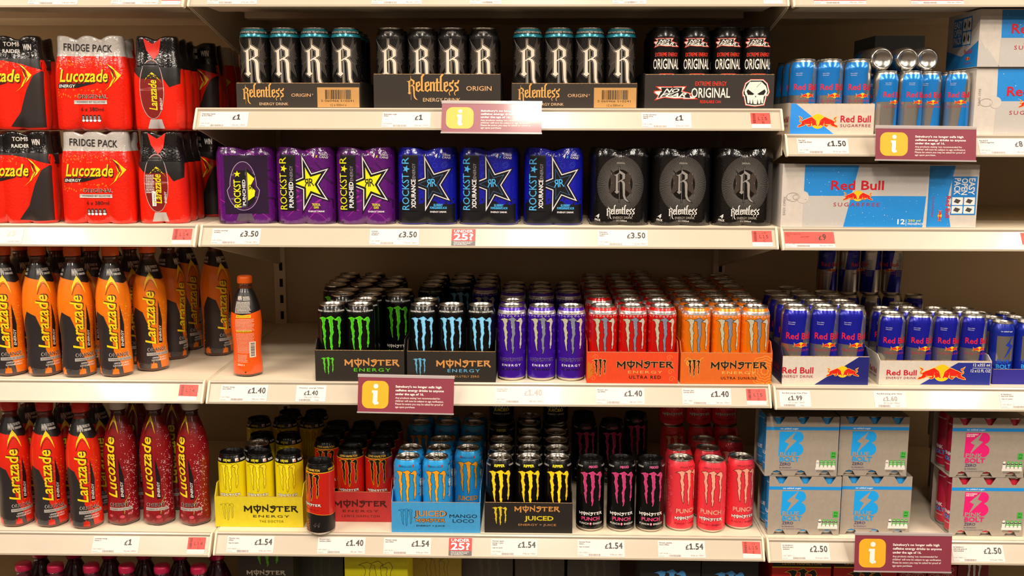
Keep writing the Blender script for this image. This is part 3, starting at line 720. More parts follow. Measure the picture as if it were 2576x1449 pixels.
def notice(key, pts, label, tilt, worn=False):
    """pts: corner pixels top-left, top-right, bottom-right, bottom-left."""
    z = ZS[key]; Y = -.036
    c = [at(*p, Y) for p in pts]
    w = ((c[1]-c[0]).length+(c[2]-c[3]).length)*500; h = ((c[3]-c[0]).length+(c[2]-c[1]).length)*500/math.cos(tilt)
    mid = (c[0]+c[1]+c[2]+c[3])/4; d = (c[1]-c[0]); roll = math.atan2(-d.z, d.x)
    t = thing('age_notice', label, 'shelf notice', mid, 'plum age notices', (-tilt, roll, 0))
    MAR = M('plum_card', '8B3848', rough=.38, coat=.4, vary=.08, scale=20)
    part('card', boxm('card', -w/2000, w/2000, -.0005, .0005, -h/2000, h/2000, [MAR]), t)
    G = M('clear_sleeve', 'CFC6C2', rough=.15, vary=.03, alpha=.6)
    part('sleeve_edge', boxm('sleeve_edge', -w/2000-.001, w/2000+.001, -.0012, .0012, h/2000-.004, h/2000+.003, [G]), t)
    part('sleeve_edge', boxm('sleeve_edge', -w/2000-.001, w/2000+.001, -.0012, .0012, -h/2000-.002, -h/2000+.001, [G]), t)
    part('mounting_clip', boxm('mounting_clip', -.02, .02, .0006, .018, -.006, .006, [G]), t)
    k = w/250.; a = Art(); O = ink('FDAF2A'); Wt = ink('FBF3EA')
    x0, x1, y0, y1, r = -w/2+11*k, -w/2+80*k, -h/2+10*k, h/2-14*k, 17*k
    P = []
    for cx_, cy_, a0 in ((x1-r, y1-r, 0), (x0+r, y1-r, 90), (x0+r, y0+r, 180), (x1-r, y0+r, 270)):
        P += [(cx_+r*math.cos(math.radians(a0+i*15)), cy_+r*math.sin(math.radians(a0+i*15))) for i in range(7)]
    a.poly(P, O, 1); mx, my = (x0+x1)/2, (y0+y1)/2; q = (y1-y0)/65
    a.disc(mx+1*q, my+20*q, 5.6*q, Wt, 2); a.poly([(mx-8*q, my+10*q), (mx+5.5*q, my+10*q), (mx+5*q, my-17*q), (mx+8*q, my-17*q), (mx+8*q, my-22*q), (mx-1*q, my-24*q), (mx-6*q, my-19*q), (mx-5*q, my+4*q), (mx-8*q, my+4*q)], Wt, 2)
    part('information_icon', a.mesh('information_icon', flat_front(-.0006), smooth=False), t)
    b = Art(); L = x1+18*k; s = h/92.
    for i, (tx, tw) in enumerate((("Sainsbury's no longer sells high", 120), ('caffeine energy drinks to anyone', 126), ('under the age of 16.', 74))): b.text(tx, L, h/2-(29+9.4*i)*s, 5.4*s, Wt, 2, w=tw*k, bold=.05, al='L')
    for i, (tx, tw) in enumerate((("Any products stating 'not recommended for", 117), ("children' will now be subject to age verification.", 126), ('Please be aware you may be asked for proof of', 125), ('age upon purchase.', 52))): b.text(tx, L, h/2-(57+7.6*i)*s, 4.6*s, Wt, 2, w=tw*k, bold=.01, al='L')
    part('lettering', b.mesh('lettering', flat_front(-.0006), smooth=False), t)
price_tag('B1', 503, 624, ('Relentless Apple', '& kiwi 500ml'), '1', '20p per 100ml', 'white £1 price ticket at the start of the black can shelf', '7190')
price_tag('B1', 961, 1083, ('Relentless origin', '500ml'), '1', '20p per 100ml', 'white £1 price ticket beside the glaring plum notice', '6049')
price_tag('B1', 1614, 1739, ('no fear extreme', 'energy drink', '485ml'), '1', '20.6p per 100ml', 'white £1 price ticket under the skull tray', '7184')
loc_tag('B1', 1889, 1938, 'L15', 'B', 'red location ticket lettered L15 B')
price_tag('C1', 533, 655, ('rockstar punched', '4x500ml'), '3.50', '17.5p per 100ml', 'white £3.50 ticket under the first purple four-pack', '7309')
price_tag('C1', 930, 1054, ('rockstar', 'xdurance', '4x500ml'), '3.50', '17.5p per 100ml', 'white £3.50 ticket between purple and blue four-packs', '7299')
age_sticker('C1', 1136, 1196, 'red under 25 sticker below the blue four-packs')
price_tag('C1', 1504, 1629, ('Relentless', 'Original 4x', '500ml'), '3.50', '17.5p per 100ml', 'white £3.50 ticket under the black four-packs', '7364')
loc_tag('C1', 1892, 1942, 'L15', 'C', 'red location ticket lettered L15 C')
price_tag('D1', 555, 673, ('Monster energy', 'ultra 500ml'), '1.40', '28p per 100ml', 'white £1.40 ticket below the lone orange bottle', '7382')
small_tag('D1', 745, 820, 'Monster energy 500ml', '1.40', '28p per 100ml', 'small white £1.40 ticket at the green-clawed cans', code='7268')
price_tag('D1', 1246, 1369, ('Monster ultra', 'violet 500ml'), '1.40', '28p per 100ml', '£1.40 ticket with print paled for glare, under the violet cans', '7427', faded=1)  # paler inks put the rail glare into the print colour
price_tag('D1', 1499, 1621, ('Monster ultra', 'red 500ml'), '1.40', '28p per 100ml', 'white £1.40 ticket under the red tray', '7377')
price_tag('D1', 1716, 1839, ('Monster ultra', 'sunrise 500ml'), '1.40', '28p per 100ml', 'white £1.40 ticket under the orange tray', '7385')
loc_tag('D1', 1878, 1927, 'L15', 'D', 'red location ticket lettered L15 D')
price_tag('E1', 571, 689, ('Monster rossi', '500ml'), '1.54', '30.8p per 100ml', 'white £1.54 ticket under the yellow tray', '7424', levy='Sugar levy applied')
price_tag('E1', 799, 919, ('Monster lewis', 'hamilton 500ml'), '1.40', '28p per 100ml', 'white £1.40 ticket under the single red can', '7367')
price_tag('E1', 965, 1084, ('Monster mango', 'loco 500ml'), '1.54', '30.8p per 100ml', 'white £1.54 ticket under the bright blue tray', '7533')
age_sticker('E1', 1129, 1187, 'red under 25 sticker right of the bright blue tray')
price_tag('E1', 1235, 1352, ('Monster ripper', 'energy + juice', '500ml'), '1.54', '30.8p per 100ml', 'white £1.54 ticket under the yellow-clawed black tray', '7766', levy='Sugar levy applied')
price_tag('E1', 1453, 1571, ('Monster Punch', '500ml'), '1.54', '30.8p per 100ml', 'curling £1.54 ticket under the pink-clawed black cans', '7324', levy='Sugar levy applied')
price_tag('E1', 1655, 1774, ('Monster pipeline', 'Punch 500ml'), '1.54', '30.8p per 100ml', 'white £1.54 ticket under the coral red cans', '7418')
loc_tag('E1', 1868, 1913, 'L15', 'E', 'red location ticket lettered L15 E', .6)
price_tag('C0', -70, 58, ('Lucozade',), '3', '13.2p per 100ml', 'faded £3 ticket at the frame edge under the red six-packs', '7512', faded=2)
loc_tag('C0', 434, 482, 'L14', 'B', 'red location ticket lettered L14 B')
loc_tag('D0', 450, 497, 'L14', 'C', 'red location ticket lettered L14 C', .6)
price_tag('E0', 233, 350, ('Lucozade energy', 'cherry 1l'), '1', '10p per 100ml', 'white £1 ticket under the cherry bottles', '7409')
loc_tag('E0', 472, 516, 'L14', 'D', 'red location ticket lettered L14 D')
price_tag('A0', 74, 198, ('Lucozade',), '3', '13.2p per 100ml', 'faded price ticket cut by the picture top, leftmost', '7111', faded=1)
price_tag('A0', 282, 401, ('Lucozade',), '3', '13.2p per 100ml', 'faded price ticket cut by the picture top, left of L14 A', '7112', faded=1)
loc_tag('A0', 408, 456, 'L14', 'A', 'red location ticket with only the letter A in view, left bay')
price_tag('A1', 524, 648, ('Energy drink',), '1.00', '16.7p per 100ml', 'white ticket cut by the picture top, reading 16.7p', '7239')
price_tag('A1', 936, 1062, ('Energy shot',), '0.50', '18p per 100ml', 'white ticket cut by the picture top, reading 18p', '7512')
price_tag('A1', 1182, 1262, ('Energy shot',), '45p', '18p per 100ml', 'narrow white ticket cut by the picture top, reading 45p', '7330')
price_tag('A1', 1540, 1625, ('Energy shot',), '1.25', '37.9p per 100ml', 'white ticket cut by the picture top, reading £1.25', '7705')
loc_tag('A1', 1919, 1967, 'L15', 'A', 'red location ticket with only the letter A in view, middle bay')
price_tag('A2', 2046, 2176, ('Red Bull',), '1', '40p per 100ml', 'red offer ticket cut by the picture top, left one', '7451', red='£1.50')
price_tag('A2', 2290, 2421, ('Red Bull',), '1', '40p per 100ml', 'red offer ticket cut by the picture top, right one', '7452', red='£1.50')
price_tag('B2', 2006, 2134, ('Red Bull', 'sugarfree 355ml'), '1.50', '42.3p per 100ml', 'white £1.50 ticket under the light blue can tray', '7708')
price_tag('B2', 2462, 2595, ('Red Bull 8', 'x250ml sugarfree'), '8', '40p per 100ml', 'white £8 ticket under the white cartons', '7676')
price_tag('C2', 1974, 2099, ('Red Bull sugarfree', '12pk'), '9', '30p per 100ml', 'red £9 offer ticket under the long blue carton', '7264', red='£11.50')
price_tag('C2', 2570, 2690, ('Red Bull',), '9', '30p per 100ml', 'red offer ticket cut by the frame on the third shelf', '7265', red='£11.50')
small_tag('D2', 1961, 2039, 'Red Bull energy drink 473ml', '1.99', '42.1p per 100ml', 'small white £1.99 ticket under the narrow white tray')
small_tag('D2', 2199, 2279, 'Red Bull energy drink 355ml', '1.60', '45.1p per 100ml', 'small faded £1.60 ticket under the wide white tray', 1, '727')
price_tag('D2', 2516, 2640, ("by Sainsbury's", 'blue bolt 250ml'), '0.50', '20p per 100ml', 'white ticket under the royal blue cans at the frame edge', '6823', levy='Sugar levy applied')
price_tag('E2', 1966, 2087, ("by Sainsbury's", 'blue bolt zero', '6x250ml'), '2.50', '16.7p per 100ml', 'white £2.50 ticket under the blue-printed grey six-packs', '7897')
price_tag('E2', 2396, 2525, ("by Sainsbury's", 'pink bolt straw &', 'kiwi 6x250ml'), '2.50', '16.7p per 100ml', 'stained £2.50 ticket under the pink-printed grey six-packs', '7907')
notice('B1', ((1113, 256), (1363, 258), (1362, 334), (1109, 334)), 'plum age notice glaring pale, on the black can shelf', .35)
notice('D1', ((904, 946), (1143, 951), (1140, 1037), (897, 1035)), 'plum age notice below the green and sky blue clawed cans', .2)
notice('B2', ((2200, 319), (2450, 322), (2461, 403), (2205, 402)), 'plum age notice below the slim light blue cans', .15)
notice('E2', ((2145, 1344), (2386, 1347), (2401, 1438), (2155, 1432)), 'scuffed plum age notice below the grey six-packs', .1)
# ------------------------------------------------------------------ cardboard trays
TRAYS = []
def tray(px0, px1, zk, Y0, hf, depth, col, label, art=None, emblem=None, rise=22, sidecol=None, yaw=0., left=None, skull_at=False):
    z = ZS[zk]; x0, x1 = xz(px0, Y0, z+hf/2000), xz(px1, Y0, z+hf/2000); w = (x1-x0)*1000; h = hf/1000; d = depth/1000; T = .0013
    TRAYS.append((zk, x0+T, x1-T, Y0, Y0+d))
    t = thing('cardboard_tray', label, 'tray', ((x0+x1)/2, Y0, z+.0004), 'shelf-ready cardboard trays', (0, 0, yaw))
    c = card(col); cs = card(sidecol or col); W = w/2000; hb = h+rise/1000
    n = max(8, int(w/4.5)); P = [(-W, 0), (W, 0), (W, h)]
    rd = random.Random(int(px0))
    for i in range(n, -1, -1): P.append((-W+2*W*i/n, h-.0006*(i % 2)-rd.random()*.0004))
    fp = part('front_panel', prism('front_panel', P, 'y', 0, T, [c]), t)
    part('torn_edge', boxm('torn_edge', -W+.001, W-.001, .0004, T-.0004, h-.0006, h+.0005, [KRAFT]), fp)
    S = [(T, 0), (d, 0), (d, hb), (.02, hb), (T, h)]
    for s in (-1, 1):
        sp_ = part('side_panel', prism('side_panel', S, 'x', s*W-(T if s > 0 else 0), s*W+(T if s < 0 else 0), [cs]), t)
    part('back_panel', boxm('back_panel', -W+T, W-T, d-T, d, 0, h, [c]), t)
    part('base_panel', boxm('base_panel', -W+T, W-T, T, d-T, 0, .0012, [KRAFT]), t)
    if emblem:
        a = Art(); emblem(a, w, hf)
        part('emblem', a.mesh('emblem', flat_front(0), smooth=False), fp)
    if skull_at:
        a = Art().put(skull(58, 1), w/2-38, hf*.47); part('skull_emblem', a.mesh('skull_emblem', flat_front(0), smooth=False), fp)
    if art:
        a = Art(); art(a, w, hf)
        part('lettering', a.mesh('lettering', flat_front(0), smooth=False), fp)
    if left:
        a = Art(); left(a, d*1000, hf)
        part('side_lettering', a.mesh('side_lettering', flat_left(-W), smooth=False), t)
    return (x0+x1)/2, w
ORD = ('first', 'second', 'third', 'fourth', 'fifth', 'sixth', 'seventh', 'eighth', 'ninth')
def colname(j, n):
    if n == 3: return ('left', 'middle', 'right')[j]+' column'
    return ORD[j]+' from left'
def grid(key, pxs, zk, Yc, rows, ctx, missing=(), pitch=None, yaws=None, row0=0, dx=0., z_up=0., jit=.0008, desc=None, kinds=None, group=None, zbase=.0020, yref=None):
    """Cans in columns (front row columns at pixels pxs) and rows that recede from depth Yc."""
    K = KIND[key]; z = ZS[zk]+zbase+z_up; pitch = pitch or 2*K['r']+.0012; rd = random.Random(hash_(ctx+key))
    for i in range(rows):
        for j, px in enumerate(pxs):
            if (i, j) in missing: continue
            x = xz(px, yref or Yc, z+K['H']/2)+dx+rd.uniform(-jit, jit); y = Yc+i*pitch+rd.uniform(-jit, jit)*.5
            for k_, xa_, xb_, ya_, yb_ in TRAYS:
                if k_ == zk and z_up == 0 and ya_ < y < yb_ and xa_-.01 < x < xb_+.01: x = min(max(x, xa_+K['r']+.0004), xb_-K['r']-.0004)
            yaw = (yaws[j] if yaws and i == 0 else rd.uniform(-.5, .5))-math.atan2(x-CX, y+CD)
            kk = (kinds or {}).get((i, j), key)
            lab = '%s, %s, %s, %s' % (desc or KIND[kk]['desc'], 'front row' if i+row0 == 0 else ORD[i+row0]+' row back', colname(j, len(pxs)), ctx)
            place_can(kk, x, y, z, lab, group or 'cans, '+ctx)
def hash_(s): return sum((i+1)*ord(c) for i, c in enumerate(s))
GOLD = 'D89A52'
def goth_art(bar):
    def f(a, w, h):
        k = h/54.; g = ink('E0A458')
        if bar:
            a.put(gothic_word(90, g, 1), -w/2+58, h*.44); a.text('ENERGY DRINK', -w/2+80, h*.12, 5.6, ink('D9B48A'), 2, w=62, bold=.005)
            a.text('ORIGIN', w/2-127, h*.46, 6.6, ink('D9A878'), 2, w=42, bold=.01); a.disc(w/2-102, h*.55, 1.6, ink('8E7A60'), 2, n=12)
            x0, x1 = w/2-92, w/2-2; a.rect(x0, x1, 2, h-9, card('C08F50'), 1)
            barcode(a, x0+17, x1-17, h*.36, h-14, ink('2E2218'), 2, 7); a.text('5 060466 510241', (x0+x1)/2-2, h*.26, 4.2, ink('2E2218'), 2, w=70); a.text('12 x 500ml e', (x0+x1)/2, h*.09, 4.6, ink('2E2218'), 2, w=34)
        else:
            a.put(gothic_word(112, g, 1), -8, h*.50); a.text('ENERGY DRINK', 10, h*.2, 7.6, ink('D9B48A'), 2, w=80, bold=.005)
            a.text('ORIGIN', w/2-46, h*.52, 9.5, ink('D9A878'), 2, w=54, bold=.015); a.text('12 x 500ml e', w/2-36, h*.07, 4.2, ink('7A6A58'), 2, w=34)
    return f
YB = .018
tray(595, 906, 'B1', YB, 53, 205, '2A1F14', 'black tray of teal-necked cans with kraft barcode, nearest the red multipacks', goth_art(True), rise=4)
tray(940, 1259, 'B1', YB, 72, 205, '251B12', 'tall black tray with gold gothic lettering behind the glaring notice', goth_art(False), rise=4)
tray(1287, 1603, 'B1', YB, 53, 205, '2A1F14', 'black tray with kraft barcode, beside the skull tray', goth_art(True), rise=4)
def fear_art(a, w, h):
    a.text('EXTREME ENERGY', 3, h*.67, 9, ink('E43A22'), 2, w=66, bold=.02); a.text('ORIGINAL', 3, h*.33, 20, ink('F3EBDF'), 2, w=82, bold=.02); a.text('RESEALABLE CAN', 3, h*.17, 6, ink('E43A22'), 2, w=44, bold=.01)
def fear_emb(a, w, h): a.put(fear_logo(96, 1), -w/2+66, h*.45)
tray(1622, 1947, 'B1', YB, 72, 205, '241B15', 'black tray with white skull and jagged badge', fear_art, fear_emb, rise=4, skull_at=True)
YC = YB+.0035+.032
grid('goth_teal', (642, 719, 795, 871), 'B1', YC, 3, 'leftmost tray', yaws=(0, -.35, -.3, -.12))
grid('goth_plain', (985, 1064, 1139, 1217), 'B1', YC, 3, 'tall tray', yaws=(-.1, .12, 0, -.25))
grid('goth_teal', (1327, 1405, 1482, 1562), 'B1', YC, 3, 'tray beside skull tray', yaws=(-.75, .05, .25, -.1))
grid('fear', (1672, 1747, 1827, 1910), 'B1', YC, 3, 'skull tray', yaws=(.02, 0, .02, .15))
def claw_art(word, sub, mark, wordc='D0914F', subc=None, edge=None, dy=0., ww=None, sx=0.):
    def f(a, w, h):
        W = ww or w*.62
        a.put(beast_word(W, ink(wordc), ink(edge) if edge else None, .5, 1), w*.14+sx, h*.60+dy)
        for i, (s, c, hh, sw) in enumerate(sub): a.text(s, w*.14+sx, h*(.32-.17*i)+dy, hh, ink(c), 2, w=sw, bold=.02, sp=1.25)
    def e(a, w, h): a.put(claw(h*.56, w*.145, *mark), -w*.36, h*.5)
    return f, e
def notch(a, w, h): pass
YD = .004
a1, e1 = claw_art('m', (('ENERGY', '58C81E', 7.2, 82),), (ink('54C81E'),))
tray(793, 1017, 'D1', YD, 70, 268, '241C13', 'black tray with green claw mark and bronze lettering', a1, e1)
a1, e1 = claw_art('m', (('ENERGY', '5FA9CF', 7, 72), ('ABSOLUTELY ZERO', 'C9924F', 4.4, 68)), (ink('5FA9CF'),))
tray(1024, 1247, 'D1', YD, 69, 268, '221B13', 'black tray with sky blue claw mark and bronze lettering', a1, e1)
a1, e1 = claw_art('m', (('ENERGY', 'F0A05A', 6, 76), ('ULTRA RED', '24100A', 7, 70)), (ink('24120A'), ink('F4C07A'), .6), '24120A', edge='F4C07A')
def red_deco(a, w, h):
    e1(a, w, h)
    for s in (-1, 1):
        for k in range(4): swirl(a, s*(w/2-14-k*2), 10+k*16, 7, ink('F59A4A'), 0, 1.5, s, .6)
    a.poly([(-w/2+2, 8), (-w/2+16, 22), (-w/2+12, 42), (-w/2+2, 48)], ink('C9701E'), 0)
tray(1476, 1706, 'D1', YD, 70, 268, 'E2420F', 'orange-red tray of red cans with black claw mark', a1, red_deco)
a2, e2 = claw_art('m', (('ENERGY', 'F2B45A', 6, 74), ('ULTRA SUNRISE', '2A1508', 5.6, 78)), (ink('2A1508'), ink('F6C878'), .6), '2A1508', edge='F6C878')
def sun_deco(a, w, h):
    e2(a, w, h); g = ink('F0B048')
    for r in (8, 15, 21, 27, 33):
        P = [(w/2-16+(r+1.5*math.sin(i*1.9))*math.cos(i*.2), h*.42+(r+1.5*math.sin(i*1.9))*math.sin(i*.2)) for i in range(33)]
        P = [(min(x, w/2-1), max(1, min(h-2, y))) for x, y in P]; a.stroke(P, .9, g, 0)
    for k in range(16): a.stroke([(-w/2+8+k*2.6, h*.72+8*math.sin(k*.5)), (-w/2+10.6+k*2.6, h*.72+8*math.sin((k+1)*.5))], 1.3, g, 0)
    a.ring(-w/2+18, h*.66, 5, 2, g, 0); a.disc(-w/2+18, h*.66, 2, g, 0, n=12)
tray(1712, 1942, 'D1', YD, 70, 268, 'DC6410', 'orange tray of orange cans with gold sun patterns', a2, sun_deco)
YR = YD+.003+.0325
grid('green', (829, 908, 984), 'D1', YR, 4, 'green-marked tray', missing={(0, 2), (1, 0), (1, 2)}, yaws=(-.15, .25, 0))
grid('green', (829, 904, 979), 'D1', YR+.274, 4, 'behind green tray', yref=YR, row0=4, dx=-.038, missing={(3, 2)}, jit=.002)
grid('sky', (1062, 1137, 1213), 'D1', YR, 2, 'sky-marked tray', missing={(1, 1), (1, 2)}, yaws=(.1, .12, .2))
grid('sky', (1062, 1137, 1213), 'D1', YR+.274, 4, 'behind sky tray', yref=YR, row0=2, dx=-.006, missing={(0, 1)}, kinds={(0, 2): 'violet', (1, 2): 'violet'}, jit=.002)
grid('violet', (1288, 1362, 1437), 'D1', .045, 2, 'free of trays', missing={(1, 1), (1, 2)}, yaws=(-.35, .05, -.35), zbase=.0003)
grid('violet', (1288, 1362, 1437), 'D1', .045+.197, 3, 'free of trays', yref=.045, row0=2, dx=0, jit=.002, zbase=.0003)
grid('red', (1515, 1591, 1668), 'D1', YR, 4, 'orange-red tray', missing={(1, 0)}, yaws=(.35, .3, .25))
grid('red', (1515, 1591, 1668), 'D1', YR+.275, 5, 'behind orange-red tray', yref=YR, row0=4, dx=-.0, missing={(4, 0), (4, 1)}, jit=.002)
grid('orange', (1749, 1824, 1900), 'D1', YR, 2, 'orange tray', yaws=(.1, .45, .1))
grid('orange', (1749, 1824, 1900), 'D1', YR+.1305, 2, 'orange tray', yref=YR, row0=2)
grid('orange', (1749, 1824, 1900), 'D1', YR+.276, 4, 'behind orange tray', yref=YR, row0=4, missing={(3, 0)}, jit=.002)
# lower shelf of the middle bay
def trayY(px, py, zk): return onz(px, py, ZS[zk]).y
a3, e3 = claw_art('m', (('ENERGY', '3A3412', 5.6, 84), ('THE DOCTOR', '6B6414', 5.6, 56)), (ink('DCC81C'), ink('2A2410'), .5), '221D0C')
YY = trayY(650, 1326, 'E1')
tray(541, 762, 'E1', YY, 73, 268, 'DCC81A', 'yellow tray of yellow cans with outlined claw mark', a3, e3, rise=26)
a4, e4 = claw_art('m', (('ENERGY', '5A1614', 5.6, 84), ('LEWIS HAMILTON', '4A1210', 5.6, 88)), (ink('3A100E'),), '4A1210')
YH = trayY(920, 1313, 'E1')
tray(769, 985, 'E1', YH, 73, 268, 'C02C2A', 'red tray set back behind the single red can', a4, e4, rise=26)
def mango_e(a, w, h): a.put(claw(h*.56, w*.15, ink('2E93CF'), ink('14202C'), .6), -w*.34, h*.5)
def mango_a(a, w, h):
    D = ink('15202C'); a.text('JUICED', -w*.06, h*.54, 13, D, 2, w=w*.37, bold=.1); a.text('JUICED', -w*.06, h*.54, 13, ink('C98B4A'), 3, w=w*.35, bold=.045)
    a.put(beast_word(w*.33, ink('C98B4A'), D, .7, 2), -w*.06, h*.40); a.text('ENERGY + JUICE', -w*.06, h*.20, 3.6, D, 2, w=w*.32, bold=.02)
    a.text('MANGO', w*.31, h*.50, 8, D, 2, w=w*.31, bold=.01); a.text('LOCO', w*.31, h*.34, 8, D, 2, w=w*.24, bold=.01)
YM = trayY(1090, 1340, 'E1')
tray(985, 1208, 'E1', YM, 72, 268, '3D9AD4', 'bright blue tray of bright blue cans', mango_a, mango_e, rise=22)
def rip_e(a, w, h): a.put(claw(h*.62, w*.17, ink('D9BE1E')), -w*.33, h*.56)
def rip_a(a, w, h):
    a.put(beast_word(w*.52, ink('C98C4C'), None, .5, 1), w*.10, h*.79); a.text('JUICED', w*.12, h*.42, 10, ink('DDC628'), 2, w=w*.33, bold=.05); a.text('ENERGY + JUICE', w*.10, h*.24, 4.6, ink('C08A5A'), 2, w=w*.43, bold=.01)
YP = trayY(1330, 1341, 'E1')
tray(1219, 1440, 'E1', YP, 72, 268, '1C150F', 'black tray with yellow claw mark and yellow lettering', rip_a, rip_e, rise=14)
c = .0365
grid('yellow', (584, 656, 729), 'E1', YY+c, 1, 'yellow tray', yaws=(-.25, -.5, -.15))
grid('green', (651,), 'E1', YY+c+.065, 1, 'among yellow cans', row0=1)
grid('yellow', (642, 690, 757), 'E1', YY+c+.135, 1, 'yellow tray', row0=2, dx=-.028, missing={(0, 0)}, yaws=(0, 1.1, 1.2), jit=.002)
grid('yellow', (584, 656, 729), 'E1', YY+c+.27, 2, 'deep behind yellow tray', yref=YY+c+.03, row0=3, dx=-.0, missing={(1, 0)}, jit=.002)
px = onz(808, 1334, ZS['E1'])
place_can('racer', px.x, px.y, ZS['E1']+.0006, 'single red racing can with black base standing in front of trays', None, -.55, (.02, .035))
grid('racer', (808, 883, 954), 'E1', YH+c, 4, 'set-back red tray', missing={(0, 0)}, yaws=(0, .12, -.35))
grid('mango', (1025, 1099, 1175), 'E1', YM+c, 3, 'bright blue tray', missing={(0, 2), (2, 0)}, yaws=(.1, -.1, 0), pitch=.0655)
grid('mango', (1025, 1099, 1175), 'E1', YM+c+.27, 2, 'behind bright blue tray', yref=YM+c, row0=3, dx=.0, jit=.002)
grid('ripper', (1253, 1331, 1404), 'E1', YP+c, 4, 'yellow-marked tray', missing={(3, 0)}, yaws=(-.5, .35, -.15))
grid('ripper', (1253, 1331, 1404), 'E1', YP+c+.27, 2, 'behind yellow-marked tray', yref=YP+c, row0=4, jit=.002)
grid('ripper', (1253, 1331, 1404), 'E1', YP+c+.27, 1, 'upper layer', yref=YP+c, z_up=H5/1000+.0004, yaws=(-.2, 0, .1), missing={(0, 1)}, jit=.0004)
YX = trayY(1562, 1336, 'E1')+.0
grid('pink', (1485, 1562, 1635), 'E1', YX+.022, 1, 'no tray', yaws=(.35, .3, .75), zbase=.0003)
grid('pink', (1485, 1562, 1635), 'E1', YX+.022+.30, 2, 'deep in shadow', yref=YX+.04, row0=1, yaws=(.2, .1, 0), missing={(0, 2), (1, 1)}, zbase=.0003)
for i, (px_, py_, yw) in enumerate(((1710, 1334, .55), (1789, 1338, .0), (1860, 1330, .35))):
    q = onz(px_, py_-4, ZS['E1'])
    place_can('coral', q.x, q.y+.012, ZS['E1']+.0003, 'coral red can with pale claw marks, %s of the front three' % ('left', 'nearest and middle', 'right')[i], 'coral red cans', yw-math.atan2(q.x-CX, q.y+CD))
grid('coral', (1713, 1788, 1860), 'E1', YX+.022+.082, 1, 'no tray', yref=YX+.05, row0=1, yaws=(.2, .15, 0), missing={(0, 2)}, zbase=.0003)
grid('coral', (1713, 1788, 1860), 'E1', YX+.022+.150, 1, 'no tray', yref=YX+.05, row0=2, yaws=(.2, .15, .1), missing={(0, 0)}, zbase=.0003)
grid('coral', (1713, 1788, 1860), 'E1', YX+.022+.270, 1, 'deep in shadow', yref=YX+.04, row0=3, dx=.014, zbase=.0003, jit=.0003)
grid('coral', (1713, 1788, 1860), 'E1', YX+.022+.270, 1, 'upper layer', yref=YX+.04, row0=0, dx=.014, z_up=H5/1000+.0004, yaws=(.3, .3, .5), zbase=.0003, jit=.0003)
# ------------------------------------------------------------------ shrink-wrapped packs
def pack_mesh(name, nx, ny, pr, r0, H, mats, zone, k=.35, seg=104, levels=None, topdip=3., wave=7.):
    """Film drawn over nx by ny round containers with radius profile pr(z), mm."""
    cs = [((i-(nx-1)/2)*2*r0, (j-(ny-1)/2)*2*r0) for i in range(nx) for j in range(ny)]
    ax, ay = (nx-1)*r0, (ny-1)*r0
    def sdf(x, y, r):
        dx, dy = max(abs(x)-ax, 0), max(abs(y)-ay, 0)
        dh = math.hypot(dx, dy)-r; du = min(math.hypot(x-cx_, y-cy_) for cx_, cy_ in cs)-r
        return dh*(1-kk[0])+min(du, 14)*kk[0]
    kk = [k]
    bm = bmesh.new(); rings = []
    for z in levels:
        r = pr(z); ring = []; kk[0] = min(.9, k+.42*max(0, 1-z/26)); wv = max(0., (z-(H-34))/34)
        for i in range(seg):
            t = 2*math.pi*i/seg; c, s = math.cos(t), math.sin(t); lo, hi = min(ax, ay)*.4, math.hypot(ax, ay)+r+5
            for _ in range(16):
                m_ = (lo+hi)/2
                if sdf(c*m_, s*m_, r) > 0: hi = m_
                else: lo = m_
            near = min(math.hypot(c*lo-cx_, s*lo-cy_) for cx_, cy_ in cs)
            ring.append(bm.verts.new((c*lo/1000, s*lo/1000, (z-wave*wv*min(1., max(0., (near-r)/9.)))/1000)))
        rings.append(ring)
    for a, b in zip(rings, rings[1:]):
        for i in range(seg):
            f = bm.faces.new((a[i], a[(i+1) % seg], b[(i+1) % seg], b[i])); q = f.calc_center_median()*1000; f.material_index = zone(q.x, q.y, q.z)
    for ring, up_ in ((rings[-1], 1), (rings[0], -1)):
        z = ring[0].co.z; inner = [bm.verts.new((v.co.x*.8, v.co.y*.8, v.co.z+(-topdip/1000 if up_ > 0 else .002))) for v in ring]
        for i in range(seg):
            f = bm.faces.new((ring[i], ring[(i+1) % seg], inner[(i+1) % seg], inner[i])); f.material_index = zone(0, 0, z*1000)
        f = bm.faces.new(inner); f.material_index = zone(0, 0, z*1000)
    bmesh.ops.recalc_face_normals(bm, faces=bm.faces)
    tree = BVHTree.FromBMesh(bm)
    return finish(bm, name, mats, True), tree
def project(tree, lift=.00022):
    def fn(u, v, l):
        h = tree.ray_cast(Vector((u/1000, -1, v/1000)), Vector((0, 1, 0)))
        y = h[0].y if h[0] is not None else 0.
        return Vector((u/1000, y-lift-.0002*l, v/1000))
    return fn
def add_pack(name, label, group, cat, loc, meshes, yaw=0., lean=0.):
    t = thing(name, label, cat, loc, group, (lean, 0, yaw))
    fm = part(meshes[0][0], meshes[0][1], t)
    for nm, me in meshes[1:]: part(nm, me, fm)
    return t
cprof = prof_r(can_prof(R5, H5)[3:]); PH = 166.
LV4 = [0, 3, 8, 14, 30, 60, 90, 120, 140, 148, 153, 157, 161, 164, 166]
def pr4(z): return cprof(min(max(z, 6), H5-3))*(.965 if z < 3 else 1)+.4
def pack4(mats, zone): return pack_mesh('film', 2, 2, pr4, R5, PH, mats, zone, .34, levels=LV4, topdip=2)
